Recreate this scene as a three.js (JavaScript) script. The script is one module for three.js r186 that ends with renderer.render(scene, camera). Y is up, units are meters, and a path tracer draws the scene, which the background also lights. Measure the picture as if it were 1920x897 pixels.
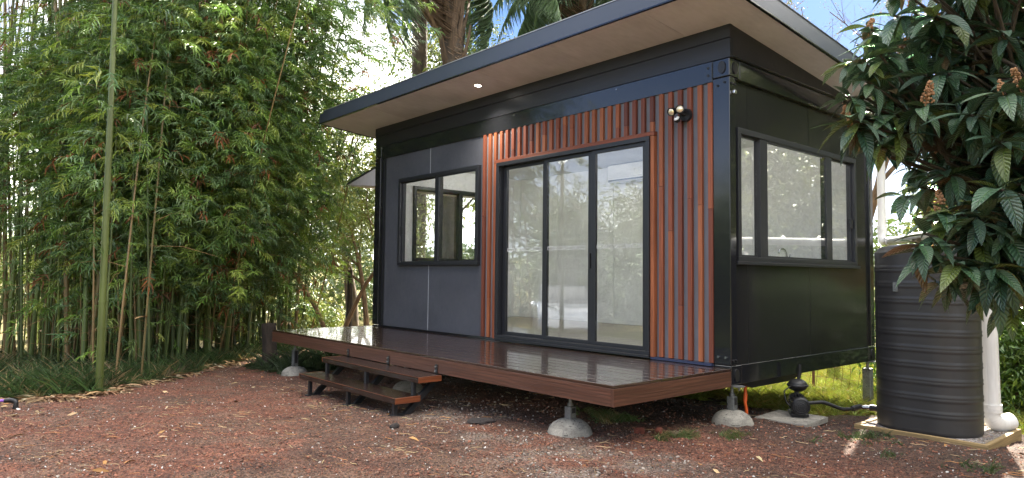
import * as THREE from 'three';
import { mergeGeometries } from 'three/addons/utils/BufferGeometryUtils.js';
import { RoundedBoxGeometry } from 'three/addons/geometries/RoundedBoxGeometry.js';

// ───────────────────────── camera, sky, sun, exposure ─────────────────────────
const scene = new THREE.Scene();
const camera = new THREE.PerspectiveCamera(37.99, 1024 / 478, 0.05, 400);
{
  const yaw = -0.8538, pitch = 0.0535, roll = 0.0108;
  const F = new THREE.Vector3(Math.sin(yaw) * Math.cos(pitch), Math.sin(pitch), -Math.cos(yaw) * Math.cos(pitch));
  const R = new THREE.Vector3(Math.cos(yaw), 0, Math.sin(yaw)), U = R.clone().cross(F);
  const R2 = R.clone().multiplyScalar(Math.cos(roll)).addScaledVector(U, Math.sin(roll));
  const U2 = U.clone().multiplyScalar(Math.cos(roll)).addScaledVector(R, -Math.sin(roll));
  camera.position.set(3.3247, 0.927, 5.4412);
  camera.quaternion.setFromRotationMatrix(new THREE.Matrix4().makeBasis(R2, U2, F.clone().negate()));
}
const SUN_DIR = new THREE.Vector3(-0.24, 0.63, -0.74).normalize();
const SUN_INTENSITY = 5, SKY_GAIN = 1.0, EXPOSURE = 7.6, SKY_SHIFT = 0.23;

function rng(seed) {
  let a = seed >>> 0;
  return () => { a = (a + 0x6D2B79F5) >>> 0; let t = Math.imul(a ^ (a >>> 15), 1 | a); t = (t + Math.imul(t ^ (t >>> 7), 61 | t)) ^ t; return ((t ^ (t >>> 14)) >>> 0) / 4294967296; };
}
function hash2(x, y, s) {
  let h = Math.imul(x, 374761393) + Math.imul(y, 668265263) + Math.imul(s, 974634391) | 0;
  h = Math.imul(h ^ (h >>> 13), 1274126177); return ((h ^ (h >>> 16)) >>> 0) / 4294967296;
}
function vnoise(x, y, px, py, s) {                       // periodic value noise, 0..1
  const xi = Math.floor(x), yi = Math.floor(y); let fx = x - xi, fy = y - yi;
  fx = fx * fx * (3 - 2 * fx); fy = fy * fy * (3 - 2 * fy);
  const m = (a, p) => ((a % p) + p) % p, x0 = m(xi, px), x1 = m(xi + 1, px), y0 = m(yi, py), y1 = m(yi + 1, py);
  const a = hash2(x0, y0, s), b = hash2(x1, y0, s), c = hash2(x0, y1, s), d = hash2(x1, y1, s);
  return a + (b - a) * fx + (c - a) * fy + (a - b - c + d) * fx * fy;
}
function fbm(u, v, fx, fy, oct, s) {                     // u, v in 0..1, tileable
  let t = 0, a = 0.5, n = 0;
  for (let o = 0; o < oct; o++) { t += a * vnoise(u * fx, v * fy, fx, fy, s + o * 17); n += a; a *= 0.5; fx *= 2; fy *= 2; }
  return t / n;
}
const clamp = (x, a = 0, b = 1) => Math.min(b, Math.max(a, x));
const smooth = (a, b, x) => { const t = clamp((x - a) / (b - a)); return t * t * (3 - 2 * t); };
const lerp = (a, b, t) => a + (b - a) * t;
const V = (x, y, z) => new THREE.Vector3(x, y, z);

{ // sky: clear blue with thin bright cloud, paler toward the horizon and the sun
  const W = 1024, Hh = 512, data = new Float32Array(W * Hh * 4), d = new THREE.Vector3();
  for (let j = 0; j < Hh; j++) for (let i = 0; i < W; i++) {
    const phi = (i + 0.5) / W, th = ((j + 0.5) / Hh - 0.5) * Math.PI;
    const az = (phi - 0.5) * 2 * Math.PI; d.set(Math.cos(th) * Math.cos(az), Math.sin(th), Math.cos(th) * Math.sin(az));
    const e = Math.max(0, d.y), hz = Math.pow(1 - e, 7), c = Math.max(0, d.dot(SUN_DIR));
    let r = lerp(0.018, 0.5, hz), g = lerp(0.055, 0.54, hz), b = lerp(0.145, 0.57, hz);
    const ml = 0.015 * Math.pow(c, 6) + 0.5 * Math.pow(c, 60); r += ml; g += ml * 0.97; b += ml * 0.9;
    const n = fbm(phi + SKY_SHIFT, j / Hh, 7, 9, 5, 5), cl = smooth(0.37, 0.53, n) * smooth(0, 0.1, e) * 0.85;
    r = lerp(r, 0.98, cl); g = lerp(g, 0.93, cl); b = lerp(b, 0.86, cl);
    if (d.y < 0) { const k = smooth(0, -0.25, d.y); r = lerp(r, 0.3, k); g = lerp(g, 0.28, k); b = lerp(b, 0.22, k); }
    data.set([r * SKY_GAIN, g * SKY_GAIN, b * SKY_GAIN, 1], (j * W + i) * 4);
  }
  const t = new THREE.DataTexture(data, W, Hh, THREE.RGBAFormat, THREE.FloatType);
  t.mapping = THREE.EquirectangularReflectionMapping; t.magFilter = THREE.LinearFilter; t.needsUpdate = true;
  scene.background = t; scene.environment = t;
}
const sun = new THREE.DirectionalLight(new THREE.Color(1.0, 0.93, 0.8), SUN_INTENSITY);
sun.position.copy(SUN_DIR).multiplyScalar(40); sun.castShadow = true; sun.shadow.radius = 1.2;
sun.shadow.mapSize.set(4096, 4096);
Object.assign(sun.shadow.camera, { left: -22, right: 16, top: 18, bottom: -18, near: 1, far: 90 });
scene.add(sun, sun.target);

const renderer = new THREE.WebGLRenderer({ antialias: true });
renderer.setSize(1024, 478);
renderer.toneMapping = THREE.LinearToneMapping; renderer.toneMappingExposure = EXPOSURE;
renderer.shadowMap.enabled = true;

// ───────────────────────── helpers ─────────────────────────
const taken = {};
function numbered(n) { const k = taken[n] = (taken[n] ?? -1) + 1; return k ? `${n}_${String(k).padStart(3, '0')}` : n; }
function thing(name, label, category, pos = [0, 0, 0], group, turn = 0) {
  const o = new THREE.Group(); o.name = numbered(name); o.position.set(...pos); o.rotation.y = turn;
  o.userData = { label, category }; if (group) o.userData.group = group;
  scene.add(o); return o;
}
function part(name, geo, mat, parent) {
  const m = new THREE.Mesh(geo, mat); m.name = name; m.castShadow = m.receiveShadow = true; parent.add(m); return m;
}
function sub(name, parent) { const g = new THREE.Group(); g.name = name; parent.add(g); return g; }
function copyOf(o, name, label, pos, turn) {
  const c = o.clone(); c.name = numbered(name); c.userData = { ...o.userData, label }; c.position.set(...pos); if (turn !== undefined) c.rotation.y = turn;
  scene.add(c); return c;
}
function stuff(name, label, category, geo, mat, mats4, cols, parent) {
  const m = new THREE.InstancedMesh(geo, mat, mats4.length); m.name = parent ? name : numbered(name);
  mats4.forEach((x, i) => m.setMatrixAt(i, x)); if (cols) cols.forEach((c, i) => m.setColorAt(i, c));
  m.castShadow = m.receiveShadow = true; m.userData = { kind: 'stuff' };
  if (!parent) { m.userData.label = label; m.userData.category = category; }
  (parent ?? scene).add(m); return m;
}
// uv in metres; grain = axis along which v runs
function uvm(g, grain = 'y', ou = 0, ov = 0) {
  if (!g.attributes.normal) g.computeVertexNormals();
  const p = g.attributes.position, n = g.attributes.normal, uv = new Float32Array(p.count * 2), ax = 'xyz'.indexOf(grain);
  for (let i = 0; i < p.count; i++) {
    const P = [p.getX(i), p.getY(i), p.getZ(i)], N = [Math.abs(n.getX(i)), Math.abs(n.getY(i)), Math.abs(n.getZ(i))];
    const k = N[0] > N[1] && N[0] > N[2] ? 0 : N[1] > N[2] ? 1 : 2;
    let o = [0, 1, 2].filter((a) => a !== k); let a = o[0], b = o[1];
    if (a === ax) [a, b] = [b, a];
    uv[i * 2] = P[a] + ou; uv[i * 2 + 1] = P[b] + ov;
  }
  g.setAttribute('uv', new THREE.BufferAttribute(uv, 2)); return g;
}
let boxSalt = 0;
function box(x0, y0, z0, x1, y1, z1, grain = 'y', r = 0) {
  const w = Math.abs(x1 - x0), h = Math.abs(y1 - y0), d = Math.abs(z1 - z0);
  const g = r ? new RoundedBoxGeometry(w, h, d, 1, r) : new THREE.BoxGeometry(w, h, d);
  g.translate((x0 + x1) / 2, (y0 + y1) / 2, (z0 + z1) / 2);
  boxSalt += 0.377; return uvm(g, grain, boxSalt % 1, (boxSalt * 2.3) % 3);
}
function poly(pts, z0, z1, holes = []) {                 // outline in x,y extruded z0..z1
  const s = new THREE.Shape(pts.map((p) => new THREE.Vector2(...p)));
  for (const h of holes) s.holes.push(new THREE.Path(h.map((p) => new THREE.Vector2(...p))));
  const g = new THREE.ExtrudeGeometry(s, { depth: z1 - z0, bevelEnabled: false }); g.translate(0, 0, z0); return uvm(g);
}
function rect(x0, y0, x1, y1) { return [[x0, y0], [x1, y0], [x1, y1], [x0, y1]]; }
function cyl(r0, r1, a, b, n = 12) {                     // tapered rod from a to b
  const A = V(...a), B = V(...b), d = B.clone().sub(A), g = new THREE.CylinderGeometry(r1, r0, d.length(), n);
  g.applyQuaternion(new THREE.Quaternion().setFromUnitVectors(V(0, 1, 0), d.clone().normalize())); g.translate(...A.add(B).multiplyScalar(0.5).toArray()); return g;
}
function tube(pts, r, n = 10, seg) { return new THREE.TubeGeometry(new THREE.CatmullRomCurve3(pts.map((p) => V(...p)), false, 'catmullrom', 0.3), seg ?? pts.length * 6, r, n); }
function limb(pts, radii, n = 7) {                       // tapered tube through points
  const pos = [], nor = [], uv = [], idx = []; let u = V(1, 0, 0), len = 0;
  pts.forEach((p, i) => {
    const t = pts[Math.min(i + 1, pts.length - 1)].clone().sub(pts[Math.max(i - 1, 0)]).normalize();
    if (Math.abs(t.dot(u)) > 0.95) u.set(0, 0, 1); const w = t.clone().cross(u).normalize(); u = w.clone().cross(t).normalize();
    if (i) len += p.distanceTo(pts[i - 1]);
    for (let k = 0; k <= n; k++) { const a = k / n * Math.PI * 2, d = u.clone().multiplyScalar(Math.cos(a)).addScaledVector(w, Math.sin(a)); pos.push(p.x + d.x * radii[i], p.y + d.y * radii[i], p.z + d.z * radii[i]); nor.push(d.x, d.y, d.z); uv.push(k / n * 0.6, len); }
    if (i) for (let k = 0; k < n; k++) { const a = (i - 1) * (n + 1) + k, b = a + n + 1; idx.push(a, a + 1, b, b, a + 1, b + 1); }
  });
  const g = new THREE.BufferGeometry(); g.setAttribute('position', new THREE.Float32BufferAttribute(pos, 3)); g.setAttribute('normal', new THREE.Float32BufferAttribute(nor, 3)); g.setAttribute('uv', new THREE.Float32BufferAttribute(uv, 2)); g.setIndex(idx); return g;
}
const merge = (a) => mergeGeometries(a.map((g) => { const k = g.index ? g.toNonIndexed() : g.clone(); for (const n of Object.keys(k.attributes)) if (!['position', 'normal', 'uv'].includes(n)) k.deleteAttribute(n); if (!k.attributes.uv) uvm(k); return k; }));
function texture(w, h, fn, srgb, rep = [1, 1]) {
  const d = new Uint8Array(w * h * 4);
  for (let j = 0; j < h; j++) for (let i = 0; i < w; i++) { const c = fn((i + 0.5) / w, (j + 0.5) / h, i, j); const k = (j * w + i) * 4; if (typeof c === 'number') d[k] = d[k + 1] = d[k + 2] = clamp(c) * 255; else for (let q = 0; q < 3; q++) d[k + q] = clamp(c[q]) * 255; d[k + 3] = 255; }
  const t = new THREE.DataTexture(d, w, h, THREE.RGBAFormat); t.wrapS = t.wrapT = THREE.RepeatWrapping; t.magFilter = THREE.LinearFilter; t.minFilter = THREE.LinearMipmapLinearFilter; t.generateMipmaps = true;
  if (srgb) t.colorSpace = THREE.SRGBColorSpace; t.repeat.set(...rep); t.needsUpdate = true; return t;
}
const lin = (r, g, b) => new THREE.Color().setRGB(r, g, b);
function mat(o) { return new THREE.MeshPhysicalMaterial(o); }

// ───────────────────────── materials ─────────────────────────
const T = {};
T.grain = texture(256, 512, (u, v) => { const w = fbm(u, v, 4, 2, 3, 3) * 0.25, a = fbm(u + w * 0.3, v, 26, 3, 4, 9), b = fbm(u, v, 5, 2, 3, 21); const x = 0.62 + 0.30 * a + 0.22 * b - 0.1; return [x, x * 0.985, x * 0.96]; }, true, [5, 0.9]);
T.grainBump = texture(256, 512, (u, v) => fbm(u, v, 40, 5, 4, 9), false, [5, 0.9]);
T.deckGrain = texture(256, 1024, (u, v) => { const w = fbm(u, v, 3, 3, 3, 33) * 0.5, a = Math.abs(Math.sin((u * 5 + w * 2.2) * Math.PI * 2)), b = fbm(u, v, 40, 3, 4, 7); const x = 0.56 + 0.17 * a * fbm(u, v, 6, 4, 3, 2) * 1.6 + 0.26 * b; return [x, x * 0.96, x * 0.92]; }, true, [3.4, 0.7]);
T.wave = texture(256, 256, (u, v) => fbm(u, v, 4, 4, 4, 71), false, [0.7, 0.7]);
T.rough = texture(512, 512, (u, v) => { const a = fbm(u, v, 6, 6, 5, 90), b = fbm(u, v, 50, 50, 3, 91); const x = 0.45 + 0.35 * a + 0.25 * b; return x; }, false, [0.8, 0.8]);
T.smudge = texture(512, 512, (u, v) => { const a = fbm(u, v, 5, 5, 5, 190); const x = 0.86 + 0.14 * a + 0.06 * fbm(u, v, 60, 20, 2, 4); return [x, x, x]; }, true, [0.6, 0.6]);
T.concrete = texture(256, 256, (u, v) => { const x = 0.6 + 0.3 * fbm(u, v, 6, 6, 5, 40) + 0.16 * (fbm(u, v, 70, 70, 2, 41) - 0.5) - 0.25 * smooth(0.68, 0.78, fbm(u, v, 30, 30, 2, 45)); return [x, x * 0.98, x * 0.94]; }, true, [2.5, 2.5]);
T.bark = texture(256, 512, (u, v) => { const a = fbm(u, v, 14, 8, 4, 60), b = fbm(u, v, 4, 4, 3, 61); const x = 0.35 + 0.5 * a + 0.25 * (b - 0.5); return [x, x * 0.95, x * 0.88]; }, true, [1.6, 1]);
T.barkBump = texture(256, 512, (u, v) => fbm(u, v, 14, 8, 4, 60), false, [1.6, 1]);
// soil: specks of red scoria, chips, straw fibres and pale grit (albedo only)
{
  const S = 1024, r = rng(77), cols = new Float32Array(S * S * 3), bump = new Float32Array(S * S);
  for (let j = 0; j < S; j++) for (let i = 0; i < S; i++) { const u = i / S, v = j / S, n = fbm(u, v, 10, 10, 6, 11), m = fbm(u, v, 90, 90, 3, 12), k = (j * S + i); const x = 0.8 + 0.35 * (n - 0.5) + 0.42 * (m - 0.5); cols[k * 3] = x; cols[k * 3 + 1] = x * 0.97; cols[k * 3 + 2] = x * 0.95; bump[k] = 0.35 * n + 0.25 * m; }
  const put = (x, y, c, h) => { const k = (((y % S) + S) % S) * S + (((x % S) + S) % S); for (let q = 0; q < 3; q++) cols[k * 3 + q] = c[q]; bump[k] = Math.max(bump[k], h); };
  for (let n = 0; n < 26000; n++) { const x = r() * S, y = r() * S, a = r() * 7, l = 1 + r() * r() * 9, w = 0.6 + r() * 2.2, b = 0.3 + r() * 0.7, t = r(), c = t < 0.05 ? [0.98, 0.95, 0.92] : t < 0.2 ? [b * 1.1, b * 1.0, b * 0.72] : t < 0.5 ? [b, b * 0.78, b * 0.7] : [b * 0.8, b * 0.76, b * 0.74]; const h = 0.4 + r() * 0.6;
    for (let s = -l; s <= l; s += 0.7) for (let q = -w; q <= w; q += 0.7) put(Math.round(x + Math.cos(a) * s - Math.sin(a) * q), Math.round(y + Math.sin(a) * s + Math.cos(a) * q), c, h); }
  T.soil = texture(S, S, (u, v, i, j) => { const k = (j * S + i) * 3; return [cols[k], cols[k + 1], cols[k + 2]]; }, true, [0.62, 0.62]);
  T.soilBump = texture(S, S, (u, v, i, j) => bump[j * S + i], false, [0.62, 0.62]);
}
T.leaf = texture(128, 256, (u, v) => { const s = Math.abs(u - 0.5) * 2, vein = Math.pow(Math.abs(Math.sin((v * 11 - s * 1.8) * Math.PI)), 0.5), mid = smooth(0.09, 0.03, s), x = 0.74 + 0.18 * vein + 0.2 * (fbm(u, v, 5, 8, 3, 8) - 0.5); return [lerp(x, 1, mid), lerp(x, 1, mid), lerp(x * 0.98, 0.75, mid)]; }, true);
T.leafBump = texture(128, 256, (u, v) => { const s = Math.abs(u - 0.5) * 2; return Math.pow(Math.abs(Math.sin((v * 11 - s * 1.8) * Math.PI)), 0.6) * smooth(0.02, 0.12, s); }, false);
T.culm = texture(64, 512, (u, v) => { const a = fbm(u, v, 8, 6, 4, 15), b = fbm(u, v, 3, 10, 4, 19), x = 0.7 + 0.3 * a; const sc = smooth(0.62, 0.72, b); return [lerp(x, 0.98, sc), lerp(x, 0.86, sc), lerp(x * 0.9, 0.7, sc)]; }, true, [1.7, 0.35]);

const M = {
  gloss: mat({ color: lin(0.012, 0.0125, 0.015), roughness: 0.13, bumpMap: T.wave, bumpScale: 0.002, clearcoat: 0.5, clearcoatRoughness: 0.05 }),
  satin: mat({ color: lin(0.014, 0.0145, 0.018), roughness: 0.5, roughnessMap: T.rough, bumpMap: T.wave, bumpScale: 0.002 }),
  frame: mat({ color: lin(0.016, 0.017, 0.021), roughness: 0.42 }),
  panel: mat({ color: lin(0.07, 0.073, 0.09), roughness: 0.75, roughnessMap: T.rough, map: T.smudge }),
  backing: mat({ color: lin(0.15, 0.153, 0.175), roughness: 0.55, map: T.smudge }),
  joint: mat({ color: lin(0.34, 0.35, 0.38), roughness: 0.5 }),
  sidePanel: mat({ color: lin(0.016, 0.016, 0.017), specularIntensity: 0.9, roughness: 0.17, bumpMap: T.wave, bumpScale: 0.004 }),
  soffit: mat({ color: lin(0.68, 0.65, 0.73), roughness: 0.6, map: T.smudge }),
  fascia: mat({ color: lin(0.045, 0.055, 0.08), roughness: 0.3, bumpMap: T.wave, bumpScale: 0.002 }),
  roof: mat({ color: lin(0.3, 0.31, 0.33), roughness: 0.4, metalness: 0.3 }),
  white: mat({ color: lin(0.86, 0.86, 0.85), roughness: 0.5, map: T.smudge }),
  floor: mat({ color: lin(0.5, 0.45, 0.38), roughness: 0.35, map: T.grain }),
  glass: mat({ color: lin(0.95, 0.965, 0.97), roughness: 0, transmission: 1, thickness: 0, ior: 1.8 }),
  marker: mat({ color: lin(0.62, 0.63, 0.65), roughness: 0.6 }),
  chrome: mat({ color: lin(0.5, 0.5, 0.5), roughness: 0.25, metalness: 1 }),
  galv: mat({ color: lin(0.34, 0.37, 0.4), roughness: 0.5, metalness: 0.55, map: T.concrete }),
  concrete: mat({ color: lin(0.5, 0.49, 0.46), roughness: 0.95, map: T.concrete, bumpMap: T.rough, bumpScale: 0.006 }),
  darkSteel: mat({ color: lin(0.014, 0.014, 0.016), roughness: 0.45 }),
  deck: mat({ color: lin(0.052, 0.027, 0.02), roughness: 0.1, map: T.deckGrain, bumpMap: T.grainBump, bumpScale: 0.0018, clearcoat: 0.6, clearcoatRoughness: 0.05 }),
  deckFascia: mat({ color: lin(0.15, 0.068, 0.046), roughness: 0.42, map: T.deckGrain, bumpMap: T.grainBump, bumpScale: 0.002 }),
  tread: mat({ color: lin(0.032, 0.02, 0.018), roughness: 0.2, map: T.deckGrain, bumpMap: T.grainBump, bumpScale: 0.002 }),
  treadEnd: mat({ color: lin(0.24, 0.075, 0.032), roughness: 0.4, map: T.deckGrain }),
  pine: mat({ color: lin(0.5, 0.36, 0.17), roughness: 0.8, map: T.grain }),
  tank: mat({ color: lin(0.036, 0.035, 0.035), roughness: 0.42, bumpMap: T.wave, bumpScale: 0.003 }),
  pvc: mat({ color: lin(0.84, 0.83, 0.8), roughness: 0.4, map: T.smudge }),
  blackPlastic: mat({ color: lin(0.013, 0.013, 0.014), roughness: 0.45 }),
  orange: mat({ color: lin(0.75, 0.12, 0.02), roughness: 0.45 }),
  purple: mat({ color: lin(0.25, 0.09, 0.42), roughness: 0.45 }),
  gravel: mat({ color: lin(0.5, 0.5, 0.5), roughness: 1, map: T.soil, bumpMap: T.soilBump, bumpScale: 0.012 }),
  ground: mat({ color: 0xffffff, vertexColors: true, roughness: 0.97, map: T.soil, bumpMap: T.soilBump, bumpScale: 0.02 }),
  culm: mat({ color: lin(1, 1, 1), roughness: 0.45, map: T.culm }),
  bark: mat({ color: lin(0.2, 0.16, 0.12), roughness: 0.95, map: T.bark, bumpMap: T.barkBump, bumpScale: 0.02 }),
  barkTan: mat({ color: lin(0.36, 0.25, 0.16), roughness: 0.9, map: T.bark, bumpMap: T.barkBump, bumpScale: 0.015 }),
  barkDark: mat({ color: lin(0.07, 0.055, 0.045), roughness: 0.95, map: T.bark, bumpMap: T.barkBump, bumpScale: 0.02 }),
  leaf: mat({ color: lin(1, 1, 1), roughness: 0.4, transmission: 0.42, thickness: 0, side: THREE.DoubleSide }),
  dryLeaf: mat({ color: lin(0.42, 0.24, 0.09), roughness: 0.8, transmission: 0.2, thickness: 0, side: THREE.DoubleSide }),
  grass: mat({ color: lin(1, 1, 1), roughness: 0.6, transmission: 0.3, thickness: 0, side: THREE.DoubleSide }),
  straw: mat({ color: lin(1, 1, 1), roughness: 0.9 }),
};
M.timbers = [0, 1, 2, 3, 4, 5].map((k) => mat({ color: [lin(0.4, 0.115, 0.05), lin(0.32, 0.085, 0.04), lin(0.47, 0.15, 0.06), lin(0.25, 0.065, 0.033), lin(0.41, 0.12, 0.046), lin(0.18, 0.045, 0.026)][k], roughness: 0.6, map: T.grain, bumpMap: T.grainBump, bumpScale: 0.0012 }));

// ───────────────────────── ground ─────────────────────────
const EDGE = [[-9.5, 6.8], [-5.8, 4.65], [-5.6, 3.85], [-6.4, 2.9], [-7.4, 1.9], [-8.0, 1.0], [-8.9, -0.4]];
function gh(x, z) {
  let y = -0.32 + 0.022 * Math.max(-7, Math.min(0, x));
  if (z < 0) y += 0.085 * Math.max(z, -7);
  if (z > 5) y -= 0.055 * Math.min(z - 5, 14);
  if (x < -9) y += 0.05 * Math.max(x + 9, -16);
  const far = smooth(7, 20, Math.hypot(x + 2, z - 2));
  y += (fbm(x / 64 + 0.5, z / 64 + 0.5, 90, 90, 3, 300) - 0.5) * 0.05 + (fbm(x / 64 + 0.5, z / 64 + 0.5, 16, 16, 3, 310) - 0.5) * (0.05 + far * 0.5);
  if (Math.hypot(x, z) > 45) y += smooth(45, 120, Math.hypot(x, z)) * 6;
  return y;
}
const grassy = (x, z) => {                                 // how much lawn stands here
  const n = fbm(x / 40 + 0.5, z / 40 + 0.5, 60, 60, 4, 401);
  let k = smooth(-2.2, -3.6, z + (n - 0.5) * 2.2) * (z < -12 ? 1 : smooth(-16.0, -13, x));
  k = Math.max(k, smooth(-1.0, -2.4, z + (n - 0.5) * 2) * smooth(-6.5, -3, x) * (1 - smooth(-0.2, 0.3, x)) * 0.9);
  k = Math.max(k, smooth(6.5, 8.5, z + (n - 0.5) * 3));
  k = Math.max(k, smooth(6.5, 8, x) , smooth(-9.4, -10.5, x) * 0.7);
  return clamp(k);
};
{
  const axis = (a, b, step, lo, hi, grow) => { const v = []; for (let x = a; x <= b + 1e-6; x += step) v.push(x); let s = step; while (v[0] > lo) { s *= grow; v.unshift(v[0] - s); } s = step; while (v[v.length - 1] < hi) { s *= grow; v.push(v[v.length - 1] + s); } return v; };
  const xs = axis(-9, 3.2, 0.05, -160, 160, 1.12), zs = axis(-2, 5.6, 0.05, -160, 160, 1.12), nx = xs.length, nz = zs.length;
  const pos = new Float32Array(nx * nz * 3), col = new Float32Array(nx * nz * 3), uv = new Float32Array(nx * nz * 2), idx = [];
  for (let j = 0; j < nz; j++) for (let i = 0; i < nx; i++) {
    const x = xs[i], z = zs[j], k = j * nx + i;
    const near = 1 - smooth(6, 9, Math.hypot(x + 2, z - 2));
    const lump = near * ((fbm(x / 8 + 0.5, z / 8 + 0.5, 90, 90, 3, 500) - 0.5) * 0.035);
    pos.set([x, gh(x, z) + lump, z], k * 3); uv.set([x, z], k * 2);
    // soil colours: red scoria, brown earth, grey gravel, lawn soil
    const n1 = fbm(x / 20 + 0.5, z / 20 + 0.5, 22, 22, 4, 510), n2 = fbm(x / 20 + 0.5, z / 20 + 0.5, 60, 60, 4, 511), n3 = fbm(x / 20 + 0.5, z / 20 + 0.5, 9, 9, 3, 512);
    let c = [0.275, 0.12, 0.073];
    const mix = (d, t) => { c = c.map((q, m) => lerp(q, d[m], t)); };
    mix([0.185, 0.1, 0.066], smooth(0.45, 0.62, n1));
    mix([0.25, 0.16, 0.11], smooth(0.5, 0.68, n2) * 0.7);
    const path = smooth(1.1, 0.2, Math.abs(z - 1.9 - 0.35 * Math.sin(x * 0.8) - 0.12 * x)) * smooth(-4.5, -1.5, x) * smooth(3, 2, x);
    mix([0.3, 0.26, 0.225], clamp(path * 1.2) * smooth(0.35, 0.6, n3 * 0.5 + n2 * 0.5) * 0.95);
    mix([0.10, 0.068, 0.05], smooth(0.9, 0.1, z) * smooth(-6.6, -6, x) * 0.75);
    mix([0.22, 0.17, 0.11], smooth(-0.3, 0.4, bambooDist(x, z)) * 0.8);
    const g = grassy(x, z); mix([0.3, 0.3, 0.08], g * 0.9);
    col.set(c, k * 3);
  }
  for (let j = 0; j < nz - 1; j++) for (let i = 0; i < nx - 1; i++) { const a = j * nx + i; idx.push(a, a + nx, a + 1, a + 1, a + nx, a + nx + 1); }
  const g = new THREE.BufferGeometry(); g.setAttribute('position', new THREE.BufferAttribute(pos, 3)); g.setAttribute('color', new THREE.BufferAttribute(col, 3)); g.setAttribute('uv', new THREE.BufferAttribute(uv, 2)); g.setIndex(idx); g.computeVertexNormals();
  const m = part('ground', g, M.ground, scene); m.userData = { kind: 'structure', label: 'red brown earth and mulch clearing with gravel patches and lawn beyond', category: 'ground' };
}
// signed: >0 inside the bamboo belt (front line of the clumps), in metres
function bambooDist(x, z) {
  const P = EDGE; let best = -99, bd = 1e9;
  for (let i = 0; i < P.length - 1; i++) { const [ax, az] = P[i], [bx, bz] = P[i + 1], dx = bx - ax, dz = bz - az, L = Math.hypot(dx, dz), t = clamp(((x - ax) * dx + (z - az) * dz) / (L * L)), qx = x - ax - dx * t, qz = z - az - dz * t, d = Math.hypot(qx, qz), s = (qx * dz - qz * dx) / L > 0 ? 1 : -1; if (d < bd) { bd = d; best = d * s; } }
  return best;
}

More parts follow.
